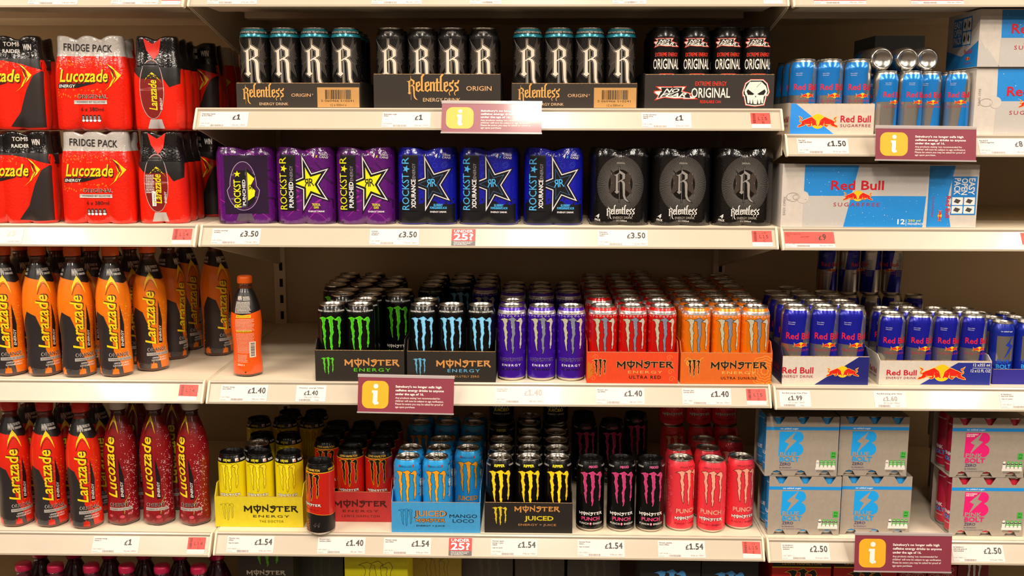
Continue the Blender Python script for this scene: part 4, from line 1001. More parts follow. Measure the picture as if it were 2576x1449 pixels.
def rocks(word_c, fill, edge, sub, subc, subw, flav, open_=False, base=()):
    a = Art(); K = ink('0E0A10'); Wt = ink('EDE6EA')
    for x in base: x(a)
    if open_:
        a.poly([(-46, 22), (46, 22), (46, 148), (-46, 148)], ink('24082E'), 3)
        o = [(-6+34*math.cos(i*math.pi/18)*(1 if math.sin(i*math.pi/18) < 0 else .8), 82+52*math.sin(i*math.pi/18)) for i in range(36)]
        a.poly(o, ink('B9A6C0'), 4, 1.2); a.poly(o, ink('3A1044'), 5)
        a.rect(-24, -2, 36, 116, K, 6); a.poly([(0, 122), (0, 34), (16, 48), (22, 70), (10, 82), (20, 104)], K, 6); a.poly([(3, 112), (3, 50), (17, 60), (19, 72), (9, 82), (18, 98)], ink(fill), 7)
        a.text('ROCKST', -12, 36, 14, ink(word_c), 7, w=60, bold=.03, rot=math.pi/2, al='L'); five_star(7.5, ink(word_c), a, -18, 108, 7)
        a.text(sub, -2, 40, 6, Wt, 7, w=56, bold=.05, rot=math.pi/2, al='L')
        a.text('ЯR', 12, 74, 10, K, 8, w=14)
        a.poly([(-18, 22), (10, 22), (16, 6), (-24, 6)], ink('5B4C60'), 4)
        return a
    S = star_pts(); st = [(8+x*108*.9, 88+y*116) for x, y in S]
    a.poly(st, K, 3, 2.4); a.poly(st, Wt, 4, .4); a.poly(st, K, 5, -1.6); a.poly(st, ink(fill), 6, -6 if edge is None else -7)
    if edge: a.poly(st, ink(edge), 6, -6.2); a.poly(st, K, 7, -7.2)
    a.rect(-51, -17, 30, 150, K, 8)
    a.text('ROCKST', -37, 32, 16, ink(word_c), 9, w=78, bold=.0, rot=math.pi/2, al='L'); five_star(8.5, ink(word_c), a, -43, 120, 9, .3); a.text('R', -37, 131, 16, ink(word_c), 9, w=14, bold=.0, rot=math.pi/2, al='L')
    a.text(sub, -23, 36, 9, Wt, 9, w=subw, bold=.05, rot=math.pi/2, al='L'); a.text('ENERGY', -23, 38+subw, 6.5, ink('9A929C'), 9, w=32, rot=math.pi/2, al='L')
    mono = K if edge is None else ink(word_c)
    b = Art(); b.text('R', 6, 0, 17, mono, 1, w=10.5); b.put(b.__class__().text('R', 6, 0, 17, mono, 1, w=10.5), 0, 0, -1, 1); a.put(b, 12, 82, 1, None, .12, 8)
    a.text('4', 22, 144, 9, Wt, 6, w=6, bold=.06, shear=.3); a.text('x', 29, 144, 7, ink(word_c), 6, w=6, bold=.04, shear=.3); a.text('500ml', 44, 148, 4, Wt, 6, w=17, shear=.2, rot=-.12); a.text('CANS', 44, 142.5, 4.4, Wt, 6, w=18, bold=.03, shear=.2, rot=-.12)
    for i, s in enumerate(flav): a.text(s, 26, 40-6*i, 5, ink(subc), 6, w=len(s)*2.25, bold=.05)
    a.text('ENERGY DRINK', 26, 36-6*len(flav)+2, 3.4, Wt, 6, w=36, bold=.05)
    return a
def purple_base(a):
    rd = random.Random(11)
    for i in range(26):
        x, y = rd.uniform(-55, 55), rd.uniform(8, 158); L = rd.uniform(18, 44); s = rd.choice((-1, 1))
        P = [(max(-60, min(60, x+s*L*(k/7))), max(4, min(160, y+L*.5*math.sin(k/7*2.2+i)))) for k in range(8)]
        a.stroke(P, rd.uniform(2, 6), ink(('A8239E', '2E0A38', '8A1C90', '3A0D46')[i % 4]), 1+i % 2, .4)
def blue_base(a):
    rd = random.Random(4)
    a.poly([(-61, 3), (61, 3), (61, 46)]+[(61-i*6.1, 46+rd.uniform(-4, 7)) for i in range(1, 20)]+[(-61, 46)], ink('0B0A10'), 1)
    for i in range(14): a.ring(rd.uniform(-56, 56), rd.uniform(96, 158), 5.5, .5, ink('3A52D8'), 1, n=6)
    for i in range(40): a.disc(rd.uniform(-58, 58), 48+abs(rd.gauss(0, 8)), rd.uniform(.6, 2), ink('0B0A10'), 1, n=8)
PUR, BLU, BLKF = film('5A1470'), film('1418A0'), film('0C0A0B')
mP, tP = pack4([PUR], lambda x, y, z: 0); mB, tB = pack4([BLU], lambda x, y, z: 0); mK, tK = pack4([BLKF], lambda x, y, z: 0)
pun = rocks('E9E11C', 'E8E21A', None, 'PUNCHED', 'E9E11C', 56, ('TROPICAL', 'GUAVA'), base=(purple_base,)).mesh('lettering', project(tP), 2.6, 4)
puo = rocks('E9E11C', 'E8E21A', None, 'PUNCHED', 'E9E11C', 56, (), True, base=(purple_base,)).mesh('lettering', project(tP), 2.6, 4)
xdu = rocks('4FB4F0', '0E0A10', '3E6EA0', 'XDURANCE', '4FB4F0', 62, ('BLUEBERRY', 'POMEGRANATE ACAI'), base=(blue_base,)).mesh('lettering', project(tB), 2.6, 4)
def goth4():
    a = Art(); g = ink('A8A4A0', .3, .5); W = ink('E8E4DE')
    for i in range(150):
        t = 2*math.pi*i/150; c, s = math.cos(t), math.sin(t)
        a.stroke([(26*c, 88+32*s), (50*c, 88+61*s)], .42, g, 1)
    br = ink('3A302A')
    for s in (-1, 1): a.poly([(s*6, 104), (s*20, 118), (s*23, 106), (s*20, 92), (s*26, 64), (s*10, 78)], br, 1)
    a.put(gothic_r(76, ink('D8D4D0', .25, .7), ink('0C0A0A'), None, 2), 0, 88); a.text('ORIGINAL', 0, 132, 3.6, ink('A8A29C'), 2, w=18, bold=.04)
    a.put(gothic_word(62, W, 2), 1, 24); a.text('ENERGY DRINK', 6, 14, 5, ink('B0A8A0'), 2, w=42)
    a.text('4 x 500ml', 4, 8, 2.8, W, 2, w=22, bold=.03); a.text('4', -48, 16, 8.5, W, 2, w=7, bold=.08, shear=.2); a.text('PACK', -48, 10, 4, W, 2, w=12, bold=.06, rot=-.15)
    return a
gk = goth4().mesh('lettering', project(tK), 2.6, 4)
cb = lathe('can_base', [(0, 3), (R5*.66, 2.4), (R5*.75, 0), (R5*.9, 3), (R5*.93, 6)], [SILVER], 24)
PK = [(541, 692, mP, puo, 'purple four-pack with oval grip opening', .18), (700, 843, mP, pun, 'purple four-pack with yellow star, beside the opened one', .02), (850, 994, mP, pun, 'purple four-pack with yellow star, beside the blue packs', 0),
      (1003, 1149, mB, xdu, 'blue four-pack with black star, beside the purple packs', 0), (1159, 1306, mB, xdu, 'middle one of the three blue four-packs', -.08), (1318, 1466, mB, xdu, 'blue four-pack with black star, beside the black packs', 0),
      (1483, 1632, mK, gk, 'black gothic four-pack, beside the blue packs', 0), (1638, 1786, mK, gk, 'middle one of the three black gothic four-packs', 0), (1791, 1942, mK, gk, 'black gothic four-pack, beside the long white carton', 0)]
for p0, p1, fm, le, lab, yw in PK:
    Yp = .012+2*R5/1000; z = ZS['C1']
    x = xz((p0+p1)/2, Yp-.03, z+.08)
    t = add_pack('can_four_pack', lab, 'shrink-wrapped four-packs', 'multipack', (x, Yp+.001*(p0 % 3), z+.0007), (('film', fm), ('lettering', le)), yw)
    for i in (-1, 1):
        for j in (-1, 1): part('can_base', cb, t, (i*R5/1000, j*R5/1000, -.0003))
# ---- six-packs of small bottles
RB6 = 26.6
p6 = prof_r([(24, 0), (26, 4), (26.6, 14), (26.6, 95), (26.2, 112), (25, 130), (23, 146), (20.5, 158), (18.5, 168), (18.2, 180), (18, 194), (16.5, 200)])
def pr6(z): return p6(z)+.5
LV6 = [0, 4, 9, 14, 20, 28, 50, 80, 100, 112, 122, 132, 142, 150, 157, 166, 174, 182, 190, 196, 200]
SILF, REDF, BKF = film('B9B2AC'), film('E3220F'), film('171313')
def z_fridge(x, y, z): return 1 if z > 157 and y < 20 else 0
mF, tF = pack_mesh('film', 3, 2, pr6, RB6, 200, [REDF, SILF], z_fridge, .42, levels=LV6, topdip=5)
def z_raid(x, y, z): return 1 if z > 150 else 0
mR, tR = pack_mesh('film', 3, 2, pr6, RB6, 200, [REDF, BKF], z_raid, .42, levels=LV6, topdip=5)
def z_end(x, y, z): return 1 if z > 132 else 0
mE, tE = pack_mesh('film', 2, 3, pr6, RB6, 200, [REDF, BKF], z_end, .42, levels=LV6, topdip=5)
a = Art(); K = ink('1B1412')
a.text('FRIDGE PACK', 2, 167, 15, K, 3, w=106, bold=.02, rot=-.04)
bubbles(a, 60, -76, 40, 132, 148, ink('F7A01E'), 2, 3); bubbles(a, 60, -74, 30, 70, 88, ink('F7A01E'), 2, 4); a.put(arrow_word('Lucozade', 128, 3), 0, 103)
a.put(energy_flag(82, 3), -24, 94); a.text('ORIGINAL', 8, 68, 8, ink('F2E8E0'), 2, w=66, bold=.05); a.text('ORIGINAL', 8, 68, 8, K, 3, w=64, bold=.01)
a.rect(-33, 40, 56, 64, ink('B9B4AE'), 3); a.text('POWERED BY GLUCOSE', 4, 58, 4, K, 4, w=62); a.text('6 x 380ml', 6, 41, 8, K, 3, w=48, bold=.0); gda(a, -18, 18, 42, 15, 3, '2A2420', '2A2420')
leF = a.mesh('lettering', project(tF), 2.6, 4)
a = Art(); W = ink('E4DED8')
a.text('TOMB', 16, 178, 9, W, 3, w=32, bold=.02); a.text('RAIDER', 16, 164, 7.5, W, 3, w=36, bold=.03); a.text('WIN', 50, 170, 12, W, 3, w=18, bold=.05); a.put(arrow_word('Lucozade', 128, 3), -12, 103); a.put(energy_flag(82, 3), -36, 94)
bubbles(a, 40, -76, 10, 128, 146, ink('F7A01E'), 2, 6); a.poly([(-79, 152), (-79, 149), (0, 148), (40, 140), (79, 128), (79, 152)], ink('171313'), 1)
a.poly([(78, 128), (62, 116), (46, 84), (30, 40), (8, 8), (40, 5), (78, 6)], ink('2A2321'), 2)
leR = a.mesh('lettering', project(tR), 2.6, 4)
def end_art(word, seed):
    a = Art(); o = [(-8+25*math.cos(i*math.pi/18), 88+62*math.sin(i*math.pi/18)) for i in range(36)]
    a.poly([(-51, 134), (-51, 128), (-40, 118), (-30, 108), (-20, 118), (16, 112), (30, 92), (50, 100), (51, 134)], ink('171313'), 1)
    a.poly(o, ink('C9C2C0'), 2, 1.0); a.poly(o, ink('7A100C'), 3); a.poly([(-30, 110), (14, 110), (8, 140), (-8, 149), (-24, 140)], ink('14100F'), 4)
    b = arrow_word(word, 78, 4); a.put(b, 1, 80, 1, None, math.pi/2); a.text('ENERGY', 13, 44, 5, W, 5, w=26, bold=.04, rot=math.pi/2, al='L', shear=.2)
    a.poly([(-18, 170), (-24, 196), (-6, 184), (14, 196), (8, 164), (-4, 150)], ink('E3220F'), 2)
    if seed: small_print(a, -30, -12, 106, 12, 3.4, W, 5, seed); a.rect(-18, -10, 38, 70, ink('F2ECE6'), 5); a.text('NOT FOR RESALE', -12, 40, 3, K, 6, w=26, rot=math.pi/2, al='L')
    a.poly([(-20, 4), (16, 4), (10, 24), (-14, 24)], ink('B9AFAC'), 2)
    return a
leE1 = end_art('Larazade', 0).mesh('lettering', project(tE), 2.6, 4); leE2 = end_art('Larazade', 5).mesh('lettering', project(tE), 2.6, 4)
G6 = 'red six-packs of bottles'; z0 = ZS['C0']; hd = RB6/1000
for lay, (dy, d) in enumerate(((.0, 0), (.003, -14))):
    zz = z0+.0008+lay*.2014; nm = ('lower', 'upper')[lay]
    def X(px, Y): return xz(px, Y, zz+.1)
    Yf = .012+2*hd+dy
    add_pack('bottle_six_pack', 'red six-pack with silver top band, %s layer' % nm, G6, 'multipack', (X(237+d, Yf-.05), Yf, zz), (('film', mF), ('lettering', leF)), -.02)
    add_pack('bottle_six_pack', 'red six-pack with black top band, %s layer, cut by the frame' % nm, G6, 'multipack', (X(34+d*1.6, Yf-.05), Yf, zz), (('film', mR), ('lettering', leR)), .02)
    add_pack('bottle_six_pack', 'red and black six-pack turned end on, %s layer' % nm, G6, 'multipack', (X(402+d*.8-6, Yf-.05), Yf+.036, zz), (('film', mE), ('lettering', (leE2, leE1)[lay])), .03)
    add_pack('bottle_six_pack', 'shadowed red six-pack behind the end-on pack, %s layer' % nm, G6, 'multipack', (-.092, .245+dy, zz), (('film', mR), ('lettering', leR)), .06)
    add_pack('bottle_six_pack', 'shadowed six-pack at the back beside the bracket, %s layer' % nm, G6, 'multipack', (-.090, .375+dy, zz), (('film', mF), ('lettering', leF)), .0)

# ------------------------------------------------------------------ bottles
BPROF = [(0, 4), (20, 2), (27, 0), (33, 2), (36.6, 8), (37.8, 18), (37.2, 38), (35.4, 66), (35.6, 90), (37.6, 116), (39.6, 142), (40, 160), (38.9, 180), (36.6, 198), (32.5, 216), (27.5, 232), (22.5, 246), (19.2, 254), (17.6, 258)]
NPROF = [(17.6, 258), (16.8, 262), (16.6, 268), (18.6, 269.5), (18.6, 271.5), (16.4, 272), (16.2, 276)]
CPROF = [(18.6, 273), (19.3, 274), (19.4, 288), (18.4, 292.5), (15, 294.5), (0, 295)]
def petal(t, z): return 1+.05*max(0, 1-z/26)*math.cos(5*t) if z < 26 else 1
LIQ = {}
def scaled(P, sr, sz): return [(r*sr, z*sz) for r, z in P]
def bottle_kind(key, label_c, shoulder_c, liquid, cap, art, sr=1., sz=1., H=295):
    P = scaled(BPROF, sr, sz); L = M('label_sleeve_'+key, label_c, rough=.3, coat=.6, vary=.05); S = M('shoulder_sleeve_'+key, shoulder_c, rough=.3, coat=.6, vary=.04)
    Q = M('liquid_'+key, liquid, rough=.12, coat=.8, vary=.1)
    def zone(z, k): return 2 if z < 9*sz else (1 if z > 229*sz else 0)
    body = lathe('bottle_body', P, [L, S, Q], 44, zone, petal)
    neck = lathe('neck', scaled(NPROF, sr, sz), [Q], 28)
    ridg = lambda t, z: 1+.012*math.cos(36*t)
    cp = lathe('cap', scaled(CPROF, sr, sz), [plastic(cap)], 72, None, ridg)
    fn = wrap(P[2:], 37.5*sr, .25); le = Art().put(art(), 0, 0, sr, sz).mesh('lettering', fn, 3.2, 7) if art else None
    KIND[key] = dict(parts=[('bottle_body', body), ('neck', neck), ('cap', cp)]+([('lettering', le)] if le else []), H=H*sz/1000)
def bottle(key, x, y, z, label, group, yaw=0.):
    t = thing('drink_bottle', label, 'bottle', (x, y, z), group, (0, 0, yaw))
    body = None
    for nm, me in KIND[key]['parts']:
        o = part(nm, me, body if nm == 'lettering' else t); body = body or o
    return t
def lara_art(word, flav, bub, dark='2B2526', plain=False):
    def f():
        a = Art(); W = ink('E6E0DA'); K = ink('161213')
        if not plain:
            a.poly([(-118, 224), (-60, 230), (0, 221), (45, 212), (80, 218), (118, 224), (118, 253), (-118, 253)], K, 1)
            for o in (-62, 16, 94):
                a.text('WIN', o-8, 231, 14, W, 3, w=19, bold=.05); a.text('THE PRIZE TIME', o+16, 239, 6, W, 3, w=27, bold=.03); a.text('TOMB RAIDER', o+17, 231, 4.8, W, 3, w=26, bold=.05)
            # plain charcoal sweep over the lower part of the sleeve
            a.poly([(-48, 8), (-52, 70), (-44, 120), (-28, 150), (-8, 140), (6, 100), (10, 60), (26, 30), (30, 8)], ink(dark), 1)
            a.poly([(-40, 8), (-30, 22), (0, 18), (24, 26), (30, 8)], ink('4A4646'), 2)
        bubbles(a, 90, 22, 52, 20, 170, ink(bub), 2, 8, .5, 1.5, False); bubbles(a, 60, -58, -46, 20, 180, ink(bub), 2, 9, .5, 1.5, False)
        ox = 18 if not plain else 0
        L_, tip = (150, 231) if not plain else (176, 262)
        a.put(arrow_word(word, L_, 3, False, h=25), ox+1, 135 if not plain else 152, 1, None, math.pi/2)
        Y = ink('F6D413'); D = ink('3A1208')
        a.poly([(ox-6+p, tip+q) for p, q in [(0,0),(-7,-10),(-12,-22),(-14,-36),(-9,-24),(-3,-16),(3,-14),(9,-21),(18,-42),(15,-26),(9,-11)]], Y, 3); a.stroke([(ox-19, tip-42), (ox-14, tip-28), (ox-7, tip-19), (ox-1, tip-19), (ox+5, tip-28)], 1.1, D, 4, .4)
        a.poly([(ox+9, 66), (ox+19, 66), (ox+19, 118), (ox+9, 166)], K, 3); a.text('ENERGY', ox+16.5, 70, 6, W, 5, w=38, bold=.04, rot=math.pi/2, al='L', shear=.2)
        a.text(flav, ox+4, 48, 8, W, 3, w=48, bold=.06); a.text(flav, ox+4, 48, 8, ink('151011'), 4, w=46, bold=.015)
        a.rect(ox-22, ox+36, 38, 45, ink('B4ACA6'), 3); a.text('POWERED BY GLUCOSE', ox+7, 39.6, 3.6, ink('2A2422'), 4, w=52)
        if not plain: a.text('LIMITED EDITION', ox+8, 31, 3.6, W, 4, w=34, bold=.03); a.text('LUCOZADE ENERGY', ox+8, 25.5, 3.6, W, 4, w=38, bold=.03)
        return a
    return f
bottle_kind('b_orange', 'F07A10', '161213', '5A2A14', 'F4650E', lara_art('Larazade', 'ORANGE', 'F9B530'), .945)
bottle_kind('b_red', 'E0250F', '161213', '6A2010', 'E8281A', lara_art('Larazade', 'ORIGINAL', 'F08A2A'), .945)
def cherry():
    a = lara_art('Lucozade', 'CHERRY', 'E8B0B4', plain=True)()
    bubbles(a, 140, 14, 56, 30, 235, ink('E9BFC2'), 2, 21, .4, 1.2, False); bubbles(a, 60, -56, -36, 60, 235, ink('E9BFC2'), 2, 22, .4, 1.1, False)
    for x, y, r in ((-14, 22, 13), (14, 20, 15), (34, 26, 12)): a.disc(x, y, r, ink('7A0F18'), 2, r*.8); a.disc(x-3, y+3, r*.4, ink('C2505A'), 2+1, r*.25, 14)
    a.stroke([(16, 30), (20, 58), (30, 72)], 1.4, ink('9AA23A'), 3)
    return a
bottle_kind('b_cherry', '8E0F16', '7A0C12', '4A0A0C', 'D8CFC6', cherry, .945)
def back_art():
    a = Art(); W = ink('F0DFD0'); K = ink('161213')
    a.poly([(-118, 200), (-30, 190), (0, 184), (40, 192), (118, 200), (118, 248), (-118, 248)], K, 1)
    a.text('WIN', -10, 226, 12, W, 3, w=16, bold=.05); small_print(a, 2, 26, 236, 3, 4, W, 3, 2); small_print(a, -20, 24, 222, 9, 3.8, W, 3, 3)
    a.rect(-16, 22, 176, 184, ink('F4C81A'), 3); a.text('SPARKLING ORANGE & LEMON', 3, 178, 3.6, K, 4, w=34); small_print(a, -18, 30, 172, 10, 3.6, ink('F8D8C0'), 3, 4, .35)
    a.rect(-16, 22, 134, 140, ink('F4C81A'), 3); a.text('NUTRITIONAL INFORMATION', 3, 135, 3.4, K, 4, w=34); small_print(a, -18, 30, 130, 16, 3.8, ink('F8D8C0'), 3, 5, .3)
    a.rect(16, 34, 58, 104, W, 3); b = Art(); barcode(b, -20, 20, -6, 6, K, 1, 8); a.put(b, 25, 81, 1, None, math.pi/2, 4)
    small_print(a, -18, 10, 66, 6, 4, ink('F8D8C0'), 3, 6, .3); a.text('500ml e', -8, 34, 6, W, 3, w=20, bold=.02); a.rect(2, 10, 12, 17, K, 3)
    bubbles(a, 60, -52, -40, 20, 180, ink('F9B530'), 2, 12, .6, 1.6, False)
    return a
bottle_kind('b_back', 'F0560E', '161213', '5A2A14', 'F4650E', back_art, .86, .772)
def onshelf(px, py, zk): q = onz(px, py, ZS[zk]); return q.x, q.y
x, y = onshelf(625, 941, 'D1')
bottle('b_back', x, max(y, .034), ZS['D1']+.0006, 'lone orange bottle showing its back label, beside empty shelf', 'orange bottles', 0)
GB = 'large orange bottles'
for i, (px, Y, yw, lab) in enumerate(((18, .052, .05, 'large orange bottle at the frame edge, front row'), (105, .052, .35, 'large orange bottle, second in the front row'), (193, .046, .3, 'large orange bottle, third in the front row'), (288, .052, 0, 'large orange bottle, fourth in the front row'), (379, .108, .12, 'large orange bottle set back at the end of the front row'),
        (62, .145, .4, 'orange bottle in the second row behind first gap'), (152, .145, .6, 'orange bottle in the second row behind second gap'), (240, .14, -.3, 'orange bottle in the second row behind third gap'), (334, .178, .2, 'orange bottle in the second row behind fourth gap'),
        (430, .225, .9, 'orange bottle turned sideways, third from the open shelf end'), (470, .33, .55, 'shadowed orange bottle, second from the open shelf end'), (545, .27, .5, 'shadowed orange bottle nearest the empty shelf space'),
        (110, .24, .1, 'orange bottle in the third row, first in view'), (200, .24, .4, 'orange bottle in the third row, second in view'), (290, .26, .4, 'orange bottle in the third row, third in view'))):
    bottle('b_orange', xz(px, Y, ZS['D0']+.12), Y, ZS['D0']+.0006, lab, GB, yw)
GR_ = 'large red and cherry bottles'
for px, Y, yw, kd, lab in ((36, .052, .25, 'b_red', 'large red bottle at the frame edge, front row'), (124, .052, .1, 'b_red', 'large red bottle, second in the front row'), (213, .044, .05, 'b_red', 'large red bottle beside the cherry bottles'), (306, .068, 0, 'b_cherry', 'dark cherry bottle beside the red bottles'), (396, .070, .02, 'b_cherry', 'middle one of the three dark cherry bottles'), (487, .070, -.2, 'b_cherry', 'dark cherry bottle beside the yellow tray'),
        (80, .14, .2, 'b_red', 'red bottle in the second row, first in view'), (168, .14, .2, 'b_red', 'red bottle in the second row, second in view'), (250, .14, .3, 'b_red', 'red bottle in the second row, third in view'), (348, .168, .2, 'b_cherry', 'cherry bottle in the second row, left of centre gap'), (440, .165, .4, 'b_cherry', 'cherry bottle in the second row, right gap')):
    bottle(kd, xz(px, Y, ZS['E0']+.12), Y, ZS['E0']+.0006, lab, GR_, yw)
# pink capped bottles cut by the lower frame edge
def pink_art():
    a = Art(); rd = random.Random(3)
    for i in range(9): a.stroke([(-100+i*24+k*3, 100+k*18+6*math.sin(i+k)) for k in range(8)], 5, ink(('8A1A4A', '2A0A20', 'B0204A')[i % 3]), 1, .4)
    for o in (-60, 50): a.text('ZERO CALORIES', o, 214, 6, ink('D8C8CC'), 3, w=48, bold=.03)
    return a
bottle_kind('b_pink', '4A0E24', '3A0A22', '5A2030', 'E01E58', pink_art, .93, .775)
for i, (px, Y) in enumerate(((58, .040), (139, .036), (229, .036), (318, .036), (407, .036), (499, .036))):
    bottle('b_pink', xz(px, Y, ZS['F0']+.225), Y, ZS['F0']+.0006, 'pink-capped bottle at the lower edge, %s from left' % ORD[i], 'pink-capped bottles', .3*i)
for i, px in enumerate((100, 186, 275, 362, 452, 545)):
    bottle('b_pink', xz(px, .115, ZS['F0']+.225), .115, ZS['F0']+.0006, 'shadowed bottle behind the pink caps, %s from left' % ORD[i], 'pink-capped bottles', .4*i)
# ------------------------------------------------------------------ right bay: bulls trays, cartons, bolt six-packs
def rb_tray_art(flip, col, sub, extra=False):
    def f(a, w, h):
        x = -w*.32 if not flip else w*.28
        if extra: x = -w*.30
        a.text('Red Bull', x, h*.40, 13.5*h/64, ink('C4162E'), 3, w=w*(.36 if not extra else .27), bold=.035); a.text(sub, x, h*.24, 6.0*h/64, ink('A02A3A'), 3, w=w*(.36 if not extra else .27), sp=1.15)
        if extra:
            Wt = ink('F2EEE8'); a.text('12 x355 ml', w*.41, h*.78, 6.4, Wt, 3, w=w*.15, bold=.02); a.rect(w*.33, w*.485, h*.70, h*.715, Wt, 3); a.text('12 x12 FL OZ', w*.405, h*.54, 6.4, Wt, 3, w=w*.175, bold=.02)
    def e(a, w, h):
        c = ink(col)
        if flip: a.poly([(-w/2, 0), (-w/2, h), (-w*.44, h), (w*.03, 0)], c, 1); a.put(bulls(w*.47, 2), -w*.17, h*.42)
        elif not extra: a.poly([(-w*.12, 0), (w/2, 0), (w/2, h-1), (w*.38, h-1)], c, 1); a.put(bulls(w*.37, 2), w*.20, h*.46)
        else: a.poly([(-w*.13, 1), (w/2-1, 1), (w/2-1, h-4), (w*.20, h-4)], c, 1); a.put(bulls(w*.42, 2), w*.06, h*.5)
    def l(a, d, h):
        b = Art().text('Red Bull', 0, h*.40, 11, ink('A8203A'), 3, w=46, bold=.035).text(sub, 0, h*.24, 5, ink('A02A3A'), 3, w=46); a.put(b, d*.2, 0, -1, 1)
    return f, e, l
f_, e_, l_ = rb_tray_art(True, '2F8FEA', 'SUGARFREE')
tray(1988, 2199, 'B2', .012, 64, 190, 'D2C4B2', 'cream tray with light blue corner and charging bulls', f_, e_, rise=2, left=l_)
grid('sf355', (2016, 2084, 2153), 'B2', .012+.0035+.0295, 3, 'cream tray', yaws=(-.4, .3, -.35), pitch=.0592)
for i, (px, yw) in enumerate(((2225, .75), (2287, .65), (2344, .2), (2406, .15))):
    x = xz(px, .042, ZS['B2']+.065); yy = .042+(.0205 if i == 2 else 0)
    yw -= math.atan2(x-CX, CD); place_can('sf250', x, yy, ZS['B2']+.0003, 'slim light blue can in the loose front row, %s' % colname(i, 4), 'loose slim light blue cans', yw)
    place_can('sf250', x, yy+.0535, ZS['B2']+.0003, 'slim light blue can behind the loose front row, %s' % colname(i, 4), 'loose slim light blue cans', -yw)
for i, (px, py, rr) in enumerate(((2219, 149, 27), (2287, 147, 28), (2341, 151, 26))):
    q = at(px, py, .04)
    t = place_can('sf250', q.x, .040+.008*i, ZS['B2']+.1336+.0256, 'slim can lying on its side, silver base forward, %s' % ('first from left', 'middle one', 'last before carton')[i], 'lying slim cans', 0, (0, 0))
    t.rotation_euler = (-math.pi/2, 0, 0)
WB = 'CFC6BC'
def carton(label, x0, w, Y0, d, z, h, col, front=None, left=None, right=None, name='drinks_carton', group='cartons', yaw=0., top=None, cat='carton'):
    """Closed carton whose front left foot is at x0, Y0; millimetres for w, d, h."""
    t = thing(name, label, cat, (x0+w/2000, Y0, z+.0006), group, (0, 0, yaw))
    W, D, Hh, T = w/2000, d/1000, h/1000, .0012
    c = card(col, .5)
    part('front_panel', boxm('front_panel', -W, W, 0, T, 0, Hh, [c]), t); part('back_panel', boxm('back_panel', -W, W, D-T, D, 0, Hh, [c]), t)
    for s in (-1, 1): part('side_panel', boxm('side_panel', min(s*W, s*(W-T)), max(s*W, s*(W-T)), T, D-T, 0, Hh, [c]), t)
    part('top_panel', boxm('top_panel', -W+T, W-T, T, D-T, Hh-T, Hh, [card(top or col, .5)]), t); part('bottom_panel', boxm('bottom_panel', -W+T, W-T, T, D-T, 0, T, [c]), t)
    for nm, fnc, mp, ww in (('front_print', front, flat_front(0), w), ('side_print', left, flat_left(-W), d), ('side_print', right, flat_right(W), d)):
        if fnc:
            a = Art(); fnc(a, ww, h); part(nm, a.mesh(nm, mp, smooth=False), t)
    return t
BLUE_S, SILV_S = '2288D6', 'B4B0AC'
def drops(a, n, x0, x1, y0, y1, c, seed): return bubbles(a, n, x0, x1, y0, y1, ink(c), 3, seed, .35, .9, False)
def easy_open(a, x, y, k, rot=0.):
    b = Art(); b.rect(-23, 23, -15, 15, ink('1F7FCE'), 0)
    W = ink('F0ECE6')
    for i, t in enumerate(('EASY', 'OPEN', 'PACK')): b.text(t, -11, 5.2-8.6*i, 7.2, W, 1, w=20, bold=.04)
    for i in range(4):
        cx_, cy_ = 6.5+10.4*(i % 2), 7.2-14.4*(i//2); b.rect(cx_-4.6, cx_+4.6, cy_-6.4, cy_+6.4, W, 1); b.poly([(cx_-3, cy_-2), (cx_+1, cy_-4.5), (cx_+3, cy_+1), (cx_-1, cy_+4)], ink('4A4644'), 2); b.rect(cx_-3, cx_+3, cy_-8.2, cy_-7.6, W, 1)
    a.put(b, x, y, k, None, rot, 4)
def twelve(a, w, h):
    B, S = ink(BLUE_S), ink('BEB9B4'); x = -w/2+47; m_ = h*.50
    a.poly([(x, m_), (x, h-2), (-w/2+162, h-2), (-w/2+148, m_)], B, 1); a.poly([(-w/2+148, m_), (-w/2+162, h-2), (w/2-2, h-2), (w/2-4, m_)], S, 1)
    a.poly([(x, 1), (x, m_), (-w/2+148, m_), (-w/2+134, 1)], S, 1); a.poly([(-w/2+134, 1), (-w/2+148, m_), (w/2-4, m_), (w/2-8, 1)], B, 1)
    a.disc(x-2, h*.48, 13, card(WB, .5), 3); drops(a, 60, x+4, w/2-8, 4, h-6, '8CC0EC', 1); drops(a, 50, x+4, w/2-8, 4, h-6, 'E6E2DE', 2)
    a.ring(-w/2+24, h*.48, 14, .6, ink('8E8884'), 4, 9); a.ring(-w/2+30, h*.48, 6, .6, ink('8E8884'), 4, 5); a.rect(-w/2+12, -w/2+20, h*.44, h*.52, ink('CFC8C0'), 4)
    a.text('EASY OPEN', -w/2+9, h*.34, 5, ink('9A948E'), 4, w=38, rot=-math.pi/2+math.pi)
    a.text('Red Bull', -w/2+160, h*.60, 19, ink('CC1226'), 4, w=112, bold=.035); a.put(bulls(62, 4), -w/2+162, h*.50); a.text('SUGARFREE', -w/2+160, h*.335, 8, ink('B0283C'), 4, w=98, sp=1.3)
    W = ink('F2F0EC'); a.text('12', w/2-54, h*.055, 10.5, W, 4, w=16, bold=.04); a.rect(w/2-44, w/2-43, h*.03, h*.13, W, 4); a.text('250 ml', w/2-26, h*.095, 4.6, ink('E8E24A'), 4, w=26, bold=.03); a.text('FRIDGEPACK', w/2-23, h*.045, 4, W, 4, w=34, bold=.03)
x0, x1 = xz(1966, .008, ZS['C2']+.06), xz(2334, .008, ZS['C2']+.06)
carton('long white and blue twelve-can carton with charging bulls', x0, (x1-x0)*1000, .008, 106, ZS['C2'], 135, WB, twelve, group='bull cartons')
